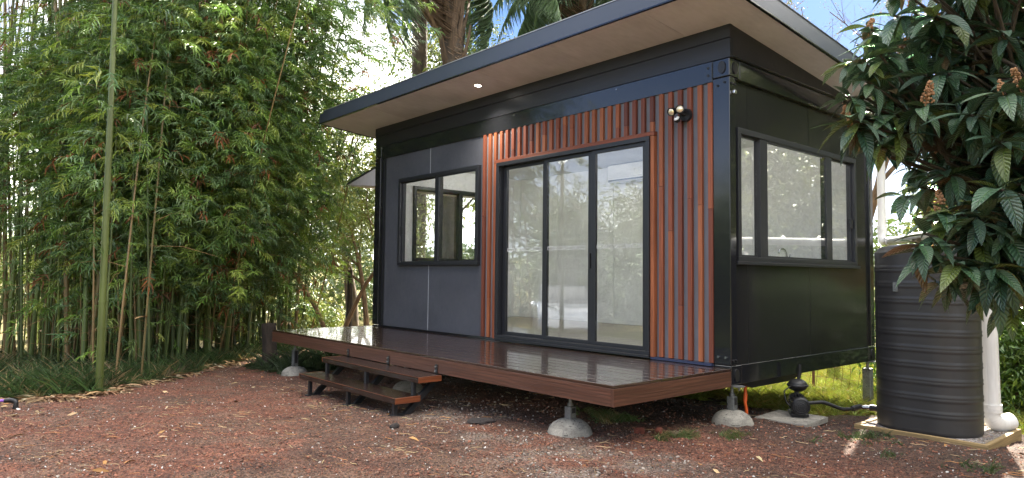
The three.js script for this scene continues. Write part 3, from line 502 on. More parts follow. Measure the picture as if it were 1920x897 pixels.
{ // split air conditioner inside
  const t = thing('air_conditioner', 'white split air conditioner on the rear wall seen through the glass door', 'air conditioner', [-3.42, 2.4, -2.968]);
  part('body', new RoundedBoxGeometry(0.86, 0.27, 0.2, 3, 0.03).translate(0, 0.135, 0.1), M.pvc, t);
  part('louvre', box(-0.4, 0.012, 0.12, 0.4, 0.035, 0.206), M.frame, t); part('intake_seam', box(-0.42, 0.06, 0.199, 0.42, 0.063, 0.2015), M.joint, t);
}
{ // kitchen bench and tap behind the side window
  const t = thing('kitchen_bench', 'white kitchen bench behind the side window', 'bench', [-0.09, 0.2, -1.5]);
  part('cabinet', box(-0.56, 0.09, -1.1, -0.005, 0.82, 1.05), M.white, t); part('plinth', box(-0.5, 0, -1.1, -0.005, 0.09, 1.05), M.frame, t); part('benchtop', box(-0.6, 0.82, -1.12, -0.004, 0.855, 1.1, 'z', 0.004), M.white, t);
  const k = thing('tap', 'curved mixer tap standing behind the side window', 'tap', [-0.26, 1.055, -1.5]);
  part('spout', tube([[0, 0.0, 0], [0, 0.11, 0], [0, 0.165, 0.03], [0, 0.185, 0.09], [0, 0.17, 0.15], [0, 0.14, 0.165]], 0.012), M.chrome, k); part('base', cyl(0.026, 0.024, [0, 0, 0], [0, 0.06, 0], 16), M.chrome, k);
  part('lever', cyl(0.009, 0.007, [0.02, 0.06, -0.0], [0.02, 0.13, -0.03], 8), M.chrome, k);
}
// ───────────────────────── tank, pad, pipes ─────────────────────────
{
  const py = gh(1.08, -1.5) + 0.075, t = thing('tank_base', 'timber edged gravel base under the water tank', 'base', [0, 0, 0]);
  const x0 = 0.56, x1 = 1.6, zf = -1.12, zb = -2.1, y0 = py - 0.2;
  part('plank', box(x0, y0, zf - 0.04, x1, py, zf, 'x', 0.004), M.pine, t); part('plank', box(x0, y0, zb, x0 + 0.04, py, zf - 0.042, 'z', 0.004), M.pine, t);
  part('plank', box(x1 - 0.04, y0, zb, x1, py - 0.002, zf - 0.042, 'z', 0.004), M.pine, t); part('plank', box(x0 + 0.042, y0, zb, x1 - 0.042, py, zb + 0.04, 'x', 0.004), M.pine, t);
  part('gravel_fill', box(x0 + 0.041, y0, zb + 0.041, x1 - 0.041, py - 0.012, zf - 0.041), M.gravel, t);
  // ribbed slimline tank
  const W = 0.415, R = 0.31, cx = 1.05, cz = -1.5, base = py - 0.012, Ht = 1.58, prof = [];
  const rib = (y) => { const q = ((y + 0.03) % 0.138) / 0.138; const b = (c, w) => Math.exp(-Math.pow((q - c) / w, 2)); return 0.0065 * (b(0.4, 0.055) + b(0.6, 0.055)); };
  prof.push([0.0, -0.02]); for (let y = 0.0; y <= Ht; y += 0.0115) { let o = y > 0.06 && y < Ht - 0.07 ? rib(y) * smooth(0.06, 0.1, y) * smooth(Ht - 0.07, Ht - 0.12, y) : 0; if (y < 0.02) o -= 0.012 * (1 - y / 0.02); prof.push([y, o]); }
  for (let a = 1; a <= 6; a++) prof.push([Ht + 0.05 * Math.sin(a / 6 * 1.3), -0.02 - 0.06 * (1 - Math.cos(a / 6 * 1.4))]);
  prof.push([Ht + 0.07, -0.2], [Ht + 0.075, -0.318]);
  const N = 96, pos = [], idx = [], per = 4 * (W - R) + 2 * Math.PI * R;
  const plan = (k, o) => { let s = k / N * per; const f = 2 * (W - R), a = Math.PI * R, rr = R + o; if (s < f) return [-(W - R) + s, rr]; s -= f; if (s < a) { const q = Math.PI / 2 - s / R; return [(W - R) + Math.cos(q) * rr, Math.sin(q) * rr]; } s -= a; if (s < f) return [(W - R) - s, -rr]; s -= f; const q = -Math.PI / 2 - s / R; return [-(W - R) + Math.cos(q) * rr, Math.sin(q) * rr]; };
  prof.forEach(([y, o], j) => { for (let k = 0; k <= N; k++) { const [x, z] = plan(k % N, o); pos.push(x, y, z); } if (j) for (let k = 0; k < N; k++) { const a = (j - 1) * (N + 1) + k, b = a + N + 1; idx.push(a, a + 1, b, b, a + 1, b + 1); } });
  const g = new THREE.BufferGeometry(); g.setAttribute('position', new THREE.Float32BufferAttribute(pos, 3)); g.setIndex(idx); g.computeVertexNormals(); uvm(g);
  const k = thing('water_tank', 'tall dark grey ribbed rainwater tank beside the cabin', 'tank', [cx, base, cz]); part('body', g, M.tank, k);
  part('lid', cyl(0.16, 0.15, [0.1, Ht + 0.05, 0], [0.1, Ht + 0.1, 0], 24), M.blackPlastic, k);
  part('outlet', cyl(0.03, 0.03, [-W + 0.02, 0.12, 0.05], [-W - 0.06, 0.12, 0.05], 12), M.blackPlastic, k); part('valve', cyl(0.02, 0.02, [-W - 0.06, 0.12, 0.05], [-W - 0.16, 0.115, 0.06], 10), M.chrome, k);
  part('data_plate', box(-0.16, Ht - 0.36, R + 0.003, -0.12, Ht - 0.28, R + 0.012), M.galv, k);
  // pvc
  const d = thing('downpipe', 'white plastic downpipe from the rear gutter to the top of the tank', 'pipe', [0, 0, 0]);
  part('pipe', merge([tube([[0.04, 2.8, -3.2], [0.04, 2.0, -3.2], [0.04, 1.5, -3.2], [0.05, 1.4, -3.17], [0.12, 1.37, -3.1], [0.6, 1.37, -2.45], [0.98, 1.37, -1.9], [1.05, 1.34, -1.75], [1.06, 1.2, -1.7]], 0.045, 16, 70)]), M.pvc, d);
  for (const [a, b] of [[[0.04, 1.56, -3.2], [0.04, 1.48, -3.2]], [[0.16, 1.37, -3.045], [0.21, 1.37, -2.978]]]) part('collar', cyl(0.053, 0.053, a, b, 18), M.pvc, d);
  const o = thing('overflow_pipe', 'white plastic overflow pipe with elbow at the right of the tank', 'pipe', [0, 0, 0]);
  const ox = 1.43, oz = -1.88; part('pipe', merge([cyl(0.075, 0.075, [ox - 0.02, 1.2, oz], [ox, -0.22, oz], 24), tube([[ox, -0.22, oz], [ox, -0.27, oz], [ox + 0.02, -0.315, oz - 0.02], [ox + 0.04, -0.335, oz - 0.06], [ox + 0.07, -0.33, oz - 0.12], [ox + 0.1, -0.32, oz - 0.18]], 0.0745, 24, 30)]), M.pvc, o);
  part('collar', cyl(0.084, 0.084, [ox, -0.16, oz], [ox, -0.23, oz], 24), M.pvc, o); 
}
{ // pump on slab
  const sx = 0.1, sz = -0.86, y = gh(sx, sz), s = thing('pump_slab', 'square grey concrete paver under the black pump', 'paver', [sx, y - 0.02, sz]);
  part('slab', box(-0.24, 0, -0.26, 0.24, 0.055, 0.26, 'x', 0.008), M.concrete, s); s.rotation.y = 0.08;
  const t = thing('water_pump', 'black water pump on a small concrete paver beneath the cabin', 'pump', [0.13, y + 0.036, -0.95], undefined, 0.6);
  const p = (n, g, m = M.blackPlastic) => part(n, g, m, t);
  p('motor', new THREE.CylinderGeometry(0.072, 0.072, 0.2, 24).rotateX(Math.PI / 2).translate(0, 0.105, -0.02));
  const fins = []; for (let k = 0; k < 18; k++) { const g = box(-0.004, 0.07, -0.09, 0.004, 0.086, 0.05); g.rotateZ(k / 18 * 6.2832); g.translate(0, 0.105, -0.02); fins.push(g); } p('cooling_fins', merge(fins));
  const cap = p('fan_cover', new THREE.LatheGeometry([[0.0, 0.035], [0.05, 0.033], [0.08, 0.02], [0.084, 0.0], [0.084, -0.03]].map((q) => new THREE.Vector2(...q)), 24).rotateX(Math.PI / 2).translate(0, 0.105, 0.1));
  const gr = []; for (let k = 0; k < 4; k++) gr.push(new THREE.TorusGeometry(0.02 + k * 0.016, 0.003, 6, 24).translate(0, 0.105, 0.137 - k * 0.002)); part('grille', merge(gr), M.darkSteel, cap);
  p('volute', new THREE.CylinderGeometry(0.085, 0.08, 0.09, 24).rotateX(Math.PI / 2).translate(0, 0.11, -0.15)); p('foot', box(-0.08, 0, -0.18, 0.08, 0.03, 0.06, 'x', 0.006));
  p('outlet', cyl(0.022, 0.022, [0, 0.17, -0.15], [0, 0.23, -0.12], 14), M.galv);
  p('controller', new THREE.SphereGeometry(0.085, 24, 14).scale(1.05, 0.72, 1.0).translate(0, 0.275, -0.08)); p('controller_rim', new THREE.TorusGeometry(0.088, 0.011, 8, 26).rotateX(Math.PI / 2).translate(0, 0.275, -0.08), M.darkSteel);
  p('riser', tube([[0.01, 0.33, -0.08], [0.02, 0.4, -0.08], [0.02, 0.47, -0.08]], 0.017), M.blackPlastic);
  p('cable', tube([[-0.07, 0.27, -0.02], [-0.13, 0.22, 0.0], [-0.11, 0.12, 0.03], [-0.07, 0.09, 0.05]], 0.006, 6), M.blackPlastic);
  const h = thing('water_hose', 'black hose running from the pump to the tank outlet', 'hose', [0, 0, 0]);
  part('hose', tube([[0.17, y + 0.15, -1.05], [0.27, y + 0.16, -1.15], [0.38, y + 0.1, -1.28], [0.45, y + 0.1, -1.38], [0.5, y + 0.125, -1.45]], 0.017, 10), M.blackPlastic, h); part('coupling', cyl(0.026, 0.026, [0.44, y + 0.1, -1.365], [0.49, y + 0.12, -1.435], 12), M.blackPlastic, h);
  const o = thing('conduit', 'orange electrical conduit rising from the soil to the cabin floor', 'conduit', [0, 0, 0]);
  part('tube', tube([[-0.12, 0.06, -0.42], [-0.13, -0.1, -0.45], [-0.13, -0.2, -0.44], [-0.12, -0.3, -0.45], [-0.15, gh(-0.15, -0.45) - 0.05, -0.47]], 0.0145, 10), M.orange, o); part('joiner', cyl(0.0185, 0.0185, [-0.13, -0.13, -0.45], [-0.13, -0.2, -0.442], 12), M.orange, o);
}
{ // purple garden pipe at the left edge
  const y = gh(-5.1, 4.6), t = thing('garden_pipe', 'purple irrigation pipe with a black elbow lying by the bamboo', 'pipe', [-5.15, y + 0.03, 4.58]);
  part('pipe', cyl(0.014, 0.014, [-0.45, 0.05, 0.6], [-0.06, 0.05, 0.05], 12), M.purple, t); part('elbow', tube([[-0.07, 0.05, 0.062], [-0.03, 0.055, 0.01], [0.0, 0.04, -0.02], [0.005, 0.0, -0.02], [0.005, -0.05, -0.02]], 0.022, 12), M.blackPlastic, t);
  part('collar', cyl(0.028, 0.028, [0.005, -0.01, -0.02], [0.005, -0.055, -0.02], 12), M.blackPlastic, t); part('outlet', cyl(0.016, 0.016, [0.005, -0.03, -0.02], [0.06, -0.04, -0.05], 10), M.pvc, t);
}
// stones lying about
{
  const stone = (name, label, x, z, s, m, seed) => { const g = new THREE.IcosahedronGeometry(1, 3), P = g.attributes.position; for (let i = 0; i < P.count; i++) { const v = V(P.getX(i), P.getY(i), P.getZ(i)); const k = 0.75 + 0.5 * fbm((v.x * 0.25 + 0.5), (v.y * 0.25 + v.z * 0.2 + 0.5), 6, 6, 3, seed); P.setXYZ(i, v.x * k * s[0], v.y * k * s[1], v.z * k * s[2]); } g.computeVertexNormals(); uvm(g); const o = part(numbered(name), g, m, scene); o.position.set(x, gh(x, z) + s[1] * 0.4, z); o.rotation.y = seed; o.userData = { label, category: 'stone' }; };
  const red = mat({ color: lin(0.26, 0.075, 0.05), roughness: 0.95, map: T.concrete }), tan = mat({ color: lin(0.45, 0.33, 0.24), roughness: 0.95, map: T.concrete }), dark = mat({ color: lin(0.06, 0.05, 0.05), roughness: 0.95, map: T.concrete });
  stone('stone', 'left of two reddish stones in the grass under the deck corner', -0.25, 0.95, [0.045, 0.04, 0.035], red, 1);
  stone('stone', 'right of two reddish stones in the grass under the deck corner', -0.12, 0.86, [0.05, 0.045, 0.04], red, 2);
  stone('stone', 'pale tan stone on the soil in front of the reddish stones', -0.02, 0.78, [0.05, 0.025, 0.035], tan, 3);
  stone('stone', 'flat dark stone in the shade under the front of the deck', -1.45, 1.62, [0.13, 0.03, 0.08], dark, 4);
  stone('stone', 'small dark stone on the gravel in front of the steps', -1.75, 2.3, [0.045, 0.025, 0.035], dark, 5);
}
// ───────────────────────── plants: shared pieces ─────────────────────────
function leafGeo(len, wid, fold, droop, seg = 4, prof = (t) => Math.sin(Math.PI * Math.pow(t, 0.75))) {   // grows along +z, uv v along
  const pos = [], uv = [], idx = [];
  for (let i = 0; i <= seg; i++) { const t = i / seg, w = wid * 0.5 * Math.max(prof(t), i ? 0.03 : 0.1), y = -droop * t * t * len, z = t * len; pos.push(-w, y + fold * w, z, 0, y, z, w, y + fold * w, z); uv.push(0, t, 0.5, t, 1, t); if (i) { const a = (i - 1) * 3; idx.push(a, a + 3, a + 1, a + 1, a + 3, a + 4, a + 1, a + 4, a + 2, a + 2, a + 4, a + 5); } }
  const g = new THREE.BufferGeometry(); g.setAttribute('position', new THREE.Float32BufferAttribute(pos, 3)); g.setAttribute('uv', new THREE.Float32BufferAttribute(uv, 2)); g.setIndex(idx); g.computeVertexNormals(); return g;
}
function place(g, p, yaw, pitch, roll, s = 1) { const m = new THREE.Matrix4().compose(V(...p), new THREE.Quaternion().setFromEuler(new THREE.Euler(pitch, yaw, roll, 'YXZ')), V(s, s, s)); return g.clone().applyMatrix4(m); }
function M4(p, yaw, pitch, roll, s) { return new THREE.Matrix4().compose(p, new THREE.Quaternion().setFromEuler(new THREE.Euler(pitch, yaw, roll, 'YXZ')), V(s, s, s)); }
function spray(seed, n, len, wid, reach) {                 // a leafy twig along +z
  const r = rng(seed), gs = [], base = leafGeo(1, 1, 0.25, 0.25, 3, (t) => Math.sin(Math.PI * Math.pow(t, 0.6)));
  for (let k = 0; k < n; k++) { const t = 0.15 + 0.85 * k / n, side = k % 2 ? 1 : -1, l = len * (0.7 + 0.6 * r()); const g = base.clone().scale(wid * (0.8 + 0.4 * r()), l, l).scale(1, 1, 1); gs.push(place(g, [(r() - 0.5) * 0.06 * reach, -0.12 * reach * t * t, t * reach], side * (0.35 + r() * 0.9), -0.25 + r() * 0.95, (r() - 0.5) * 2.2)); }
  gs.push(place(base.clone().scale(wid, len, len), [0, -0.12 * reach, reach], 0, 0.3, 0));
  return merge(gs);
}
function clump(seed, n, len, wid, rad) {                   // leaves spread through a small ball
  const r = rng(seed), gs = [], base = leafGeo(1, 1, 0.3, 0.2, 2, (t) => Math.sin(Math.PI * Math.pow(t, 0.8)));
  for (let k = 0; k < n; k++) { const a = r() * 6.283, b = Math.acos(2 * r() - 1), q = rad * Math.cbrt(r()), l = len * (0.7 + 0.6 * r()); gs.push(place(base.clone().scale(wid * l / len, l, l), [q * Math.sin(b) * Math.cos(a), q * Math.cos(b), q * Math.sin(b) * Math.sin(a)], r() * 6.283, r() * 1.6 - 0.4, (r() - 0.5) * 1.6)); }
  return merge(gs);
}
function jitter(c, r, k = 0.25) { const f = 1 + (r() - 0.5) * 2 * k; return new THREE.Color(c.r * f * (1 + (r() - 0.5) * 0.2), c.g * f, c.b * f * (1 + (r() - 0.5) * 0.2)); }
function tuft(seed, n, h, w, lean) { const r = rng(seed), gs = [], b = leafGeo(1, 1, 0.2, 0.5, 3, (t) => 1 - t * 0.9); for (let k = 0; k < n; k++) { const l = h * (0.5 + r() * 0.7); gs.push(place(b.clone().scale(w, l, l), [(r() - 0.5) * 0.08, 0, (r() - 0.5) * 0.08], r() * 6.283, -1.45 + r() * lean, 0)); } return merge(gs); }
// a branching tree: trunk part + crown part(s)
function tree(o) {
  const r = rng(o.seed), t = thing(o.name ?? 'tree', o.label, o.category ?? 'tree', [o.x, gh(o.x, o.z), o.z], o.group), limbs = [], tips = [];
  function grow(p, dir, len, rad, lvl) {
    const n = lvl === 0 ? 7 : 5, pts = [p.clone()], rr = [rad]; let q = p.clone(), d = dir.clone();
    for (let i = 1; i <= n; i++) { d.add(V((r() - 0.5) * o.wig, (r() - 0.5) * o.wig * 0.5 + (lvl ? o.lift ?? 0.05 : 0), (r() - 0.5) * o.wig)).normalize(); q = q.clone().addScaledVector(d, len / n); pts.push(q); rr.push(rad * (1 - 0.5 * i / n)); if (lvl >= (o.tipLevel ?? 2) || (lvl >= 1 && i > n - 2)) tips.push([q.clone(), d.clone()]); }
    limbs.push(limb(pts, rr, lvl === 0 ? 10 : lvl === 1 ? 7 : 4));
    if (lvl < o.levels) { const m = o.split[Math.min(lvl, o.split.length - 1)]; for (let k = 0; k < m; k++) { const i = Math.max(1, Math.round(lerp(lvl === 0 ? n * (o.clear ?? 0.5) : 1.5, n, (k + r() * 0.5) / m))), a = r() * 6.283, up = 0.35 + r() * 0.7, nd = d.clone().multiplyScalar(up).add(V(Math.cos(a), (o.rise ?? 0.15) + r() * 0.3, Math.sin(a))).normalize(); grow(pts[Math.min(i, n)], nd, len * (o.ratio ?? 0.62) * (0.7 + r() * 0.5), rr[Math.min(i, n)] * 0.62, lvl + 1); } }
  }
  for (const [dir, len, rad, off] of o.stems ?? [[[0, 1, 0], o.h * 0.55, o.r]]) grow(V(...(off ?? [0, -0.1, 0])), V(...dir).normalize(), len, rad, 0);
  const tm = part('trunk', merge(limbs), o.bark ?? M.bark, t);
  if (o.leaves) { const ms = [], cs = []; for (let k = 0; k < o.leaves; k++) { const [p, d] = tips[Math.floor(r() * tips.length)], s = o.spread; const q = p.clone().add(V((r() - 0.5) * s, (r() - 0.5) * s * 0.8 - (o.hang ?? 0) * r(), (r() - 0.5) * s)); if (o.reject && o.reject(q.x + o.x, q.y + t.position.y, q.z + o.z)) continue; ms.push(M4(q, r() * 6.283, (r() - 0.5) * 1.2, (r() - 0.5), 0.7 + r() * 0.6)); cs.push(jitter(o.color[Math.floor(r() * o.color.length)], r, 0.25)); }
    stuff('crown', 0, 0, o.leafGeo, M.leaf, ms, cs, t); }
  return t;
}
// ───────────────────────── bamboo ─────────────────────────
{
  const CULMS = [[-12.2, 5.2], [-9.7, 4.4], [-8.2, 3.6], [-7.35, 2.75], [-7.85, 1.7], [-8.6, 0.7], [-9.6, -0.8]];
  const at = (s, d, line = CULMS) => { const i = Math.min(line.length - 2, Math.floor(s)), f = s - i, [ax, az] = line[i], [bx, bz] = line[i + 1], dx = bx - ax, dz = bz - az, l = Math.hypot(dx, dz); return [ax + dx * f + dz / l * d, az + dz * f - dx / l * d]; };
  const culmCols = [lin(0.17, 0.21, 0.06), lin(0.13, 0.18, 0.06), lin(0.11, 0.14, 0.04), lin(0.2, 0.15, 0.07), lin(0.27, 0.18, 0.095), lin(0.08, 0.11, 0.04)];
  const culmMats = culmCols.map((c) => { const m = M.culm.clone(); m.color = c; return m; });
  const culmGeos = [0, 1, 2, 3, 4, 5].map((k) => {           // unit: radius 1 at base, metres tall
    const r = rng(600 + k), h = 7.5 + r() * 2.5, pts = [], rad = []; let y = -0.3; const bx = k ? (r() - 0.5) * 1.6 : -0.1, bz = k ? (r() - 0.5) * 1.6 : 0, wob = r() * 6;
    const path = (q) => { const t = Math.max(0, q / h); return V(bx * t * t * t + (k ? 0.05 : 0.01) * Math.sin(wob + t * 9) * t, q, bz * t * t * t); };
    while (y < h) { const step = 0.2 + 0.14 * Math.min(1, y / 2 + 0.3) + r() * 0.03, R = (q) => 1 * (1 - 0.75 * Math.pow(Math.max(0, q) / h, 1.4)); pts.push(path(y), path(y + 0.012), path(y + 0.024), path(y + 0.036)); rad.push(R(y) * 0.95, R(y) * 1.17, R(y) * 1.14, R(y) * 0.95); y += step; }
    return { pts, rad, h, path, g: {} };
  });
  const culmGeo = (k, R, n) => { const c = culmGeos[k], key = R.toFixed(3) + n; return c.g[key] ??= limb(c.pts, c.rad.map((q) => q * R), n); };
  const sprays = [0, 1, 2, 3, 4].map((k) => spray(700 + k, 12 + k, 0.115, 0.0135, 0.3));
  const drySpray = spray(720, 5, 0.14, 0.02, 0.2);
  const sheathGeo = leafGeo(0.3, 0.12, 0.5, 0.15, 4, (t) => (1 - t * 0.85) * (0.6 + t));
  const leafCols = [lin(0.16, 0.27, 0.05), lin(0.21, 0.33, 0.055), lin(0.11, 0.2, 0.055), lin(0.31, 0.39, 0.07), lin(0.14, 0.24, 0.09)];
  const spec = [
    ['bamboo clump at the far left with sky showing between its thin stems', 0.2, 1.7, 130, 8000, 31],
    ['bamboo clump with one tall thick yellow green stem standing in front', 1.6, 3.6, 145, 11500, 32],
    ['leafy bamboo clump nearest the cabin, its foliage leaning toward the roof', 3.5, 5.95, 140, 22000, 33],
  ];
  const litter = [], litterC = [];
  for (const [ci, [label, s0, s1, nc, ns, seed]] of spec.entries()) {
    const r = rng(seed), c0 = at((s0 + s1) / 2, 0.8), t = thing('bamboo_clump', label, 'bamboo', [c0[0], gh(...c0), c0[1]], undefined), culms = [], twigs = [];
    for (let k = 0; k < nc; k++) {
      const lead = ci === 1 && k === 0, s = lead ? 0 : lerp(s0, s1, r()), d = lead ? 0 : 0.05 + 2.6 * Math.pow(r(), 1.3) , [x, z] = lead ? [-5.79, 3.72] : ci === 1 && k < 7 ? [-6.3 - r() * 1.2, 3.6 - r() * 0.7] : at(s, d), y = gh(x, z);
      const R = lead ? 0.047 : ci === 1 && k < 7 ? 0.014 : 0.013 + 0.03 * Math.pow(r(), 1.6), gk = lead ? 0 : Math.floor(r() * 6);
      const arch = ci === 2 && k % 4 === 0, lean = lead ? 0 : arch ? -0.2 - r() * 0.36 : (r() - 0.5) * 0.16 + (r() < 0.07 ? (r() - 0.5) * 0.5 : 0) - (ci === 2 ? 0.05 : 0), lean2 = lead ? 0 : (r() - 0.5) * 0.14;
      const m = part('culm', culmGeo(gk, [0.014, 0.02, 0.028, 0.037, 0.043][lead ? 4 : Math.min(3, Math.floor((R - 0.013) / 0.0075))], lead ? 14 : 7), culmMats[lead ? 2 : Math.floor(r() * 6)], t);
      m.position.set(x - c0[0], y - t.position.y, z - c0[1]); m.rotation.set(lean2, 0, lean); m.updateMatrix();
      if (lead) m.userData.label = 'tall thick yellow green culm';
      culms.push({ m, c: culmGeos[gk], x, y, z, d, arch });
    }
    // leafy side shoots
    const arched = culms.filter((c) => c.arch), mats = [[], [], [], [], []], cols = [[], [], [], [], []], dm = [], dc = [];
    for (let k = 0; k < ns; k++) {
      const far = ci === 2 && k % 7 < 4, c = far ? arched[Math.floor(r() * arched.length)] : culms[Math.floor(r() * culms.length)];
      let yy = r() < 0.80 ? lerp(0.35, 5.0, Math.pow(r(), ci === 2 ? 0.8 : 0.68)) : lerp(4.6, c.c.h, r());
      if (far) yy = lerp(1.0, 6.8, r());
      const dens = (ci === 2 ? 0.1 + 0.9 * smooth(0.4, 2.4, yy) : 0.11 + 0.89 * smooth(1.1, 3.3, yy)) * (ci === 0 ? 0.5 + 0.5 * smooth(2.4, 3.8, yy) : 1); if (r() > dens + 0.04) continue;
      const root = c.c.path(yy).applyMatrix4(c.m.matrix), a = r() < 0.5 ? r() * 6.283 : 0.15 - 0.55 + (r() - 0.5) * 2.2 + 0.9, len = 0.1 + r() * r() * (1.0 + (ci === 2 ? 0.5 : 0)), q = root.clone().add(V(Math.cos(a) * len, -0.05 + len * (r() * 0.5 - 0.2), Math.sin(a) * len));
      const wx = q.x + t.position.x, wz = q.z + t.position.z; const wy = q.y + t.position.y; const edge = wy > 3.75 ? 99 : wz - (0.52 * (wx + 5.8) + (wy < 0.8 ? 1.3 : wy < 2.4 ? 0.75 : 0.45)); if (edge < (r() < 0.08 ? -0.35 : 0) || (wz < 1.0 ? wx > (wy > 3.75 ? -4.6 : -6.85) : wx > (wz < 2.4 ? -6.3 : -5.2))) continue;
      const dead = r() < 0.05, v = Math.floor(r() * 5), mm = M4(q, Math.PI / 2 - a + (r() - 0.5) * 1.2, (r() - 0.35) * 0.9 + 0.15, (r() - 0.5) * 1.2, (0.55 + r() * 0.6));
      if (dead) { dm.push(mm); dc.push(jitter(lin(0.4, 0.22, 0.09), r, 0.4)); } else { mats[v].push(mm); cols[v].push(jitter(leafCols[Math.floor(r() * 5)], r, 0.3)); }
      if (len > 0.25 && twigs.length < 420) twigs.push(limb([root, root.clone().lerp(q, 0.5).add(V(0, 0.04, 0)), q], [0.0045, 0.0035, 0.002], 3));
    }
    // loose bare twigs low down
    for (let k = 0; k < 170; k++) { const c = culms[Math.floor(r() * culms.length)], y0 = 0.2 + r() * 2.4, p = c.c.path(y0).applyMatrix4(c.m.matrix), a = r() * 6.283, l = 0.3 + r() * 0.7, b = p.clone().add(V(Math.cos(a) * l, (r() - 0.4) * l, Math.sin(a) * l)); twigs.push(limb([p, p.clone().lerp(b, 0.5).add(V((r() - 0.5) * 0.06, 0.06, (r() - 0.5) * 0.06)), b], [0.005, 0.004, 0.002], 3)); }
    const tw = part('twigs', merge(twigs), mat({ color: lin(0.3, 0.17, 0.075), roughness: 0.8 }), t); tw.userData.kind = 'stuff';
    mats.forEach((a, v) => { if (a.length) stuff('leaves', 0, 0, sprays[v], M.leaf, a, cols[v], t); });
    if (dm.length) stuff('dry_leaves', 0, 0, drySpray, M.dryLeaf, dm, dc, t);
    // papery sheaths clinging to the stems
    for (let k = 0; k < 12; k++) { const c = culms[Math.floor(r() * culms.length)]; if (c.d > 1.4) continue; const y0 = 0.1 + r() * 2.6, p = c.c.path(y0).applyMatrix4(c.m.matrix), o = part('sheath', sheathGeo, M.dryLeaf, t); o.position.copy(p); o.rotation.set(-1.1 + r() * 2.2, r() * 6.28, r()); o.scale.setScalar(0.6 + r() * 0.5); }
  }
  // green tufts and dead leaves along the foot of the bamboo
  const r = rng(91), gm = [], gc = [], lm = [], lc = [], tg = tuft(801, 16, 0.26, 0.012, 1.0);
  for (let k = 0; k < 800; k++) { const [x, z] = at(0.8 + r() * 5.1, 0.05 + 1.9 * r() * r() + 0.25 * r(), EDGE); gm.push(M4(V(x, gh(x, z) - 0.01, z), r() * 6.28, 0, 0, 0.45 + r() * 0.75)); gc.push(jitter(r() < 0.12 ? lin(0.3, 0.24, 0.1) : lin(0.07, 0.13, 0.032), r, 0.35)); }
  for (let k = 0; k < 500; k++) { const x = lerp(-11.5, -5.9, r()), z = lerp(2.4, 5.0, r()); if (bambooDist(x, z) < 0.05) continue; gm.push(M4(V(x, gh(x, z) - 0.01, z), r() * 6.28, 0, 0, 0.45 + r() * 0.9)); gc.push(jitter(r() < 0.25 ? lin(0.3, 0.24, 0.13) : lin(0.06, 0.105, 0.03), r, 0.4)); }
  for (let k = 0; k < 160; k++) { const x = -6.6 + (r() - 0.5) * 1.2, z = 0.6 + (r() - 0.5) * 1.9; gm.push(M4(V(x, gh(x, z) - 0.01, z), r() * 6.28, 0, 0, 0.7 + r() * 0.8)); gc.push(jitter(lin(0.06, 0.1, 0.035), r, 0.35)); }
  stuff('grass_tufts', 'ragged green grass tufts along the foot of the bamboo', 'grass', tg, M.grass, gm, gc);
  const lg = leafGeo(0.15, 0.028, 0.4, 0.25, 3);
  for (let k = 0; k < 10500; k++) { const q = r() * 5.1, [x, z] = at(0.8 + q, -0.5 + 0.8 * fbm(q / 6, 0.5, 14, 3, 3, 640) + 2.9 * Math.pow(r(), 1.15), EDGE); lm.push(M4(V(x, gh(x, z) + 0.004 + r() * 0.035, z), r() * 6.28, (r() - 0.5) * 0.5, (r() - 0.5) * 0.8, 0.6 + r() * 0.9)); lc.push(jitter(r() < 0.5 ? lin(0.27, 0.17, 0.085) : r() < 0.75 ? lin(0.2, 0.11, 0.055) : lin(0.36, 0.29, 0.19), r, 0.35)); }
  const dl = mat({ color: lin(1, 1, 1), roughness: 0.85, side: THREE.DoubleSide });
  stuff('leaf_litter', 'dry tan bamboo leaves littering the ground under the bamboo', 'leaf litter', lg, dl, lm, lc);
}
{ // dark stump behind the deck's left corner
  const t = thing('tree_stump', 'dark weathered stump behind the left end of the deck', 'stump', [-6.75, gh(-6.75, 1.35), 1.35]), g = limb([V(0, -0.1, 0), V(0.0, 0.15, 0), V(-0.02, 0.4, 0.01), V(-0.03, 0.66, 0.02), V(-0.03, 0.665, 0.02)], [0.14, 0.115, 0.1, 0.105, 0.001], 14); part('trunk', g, M.barkDark, t);
}
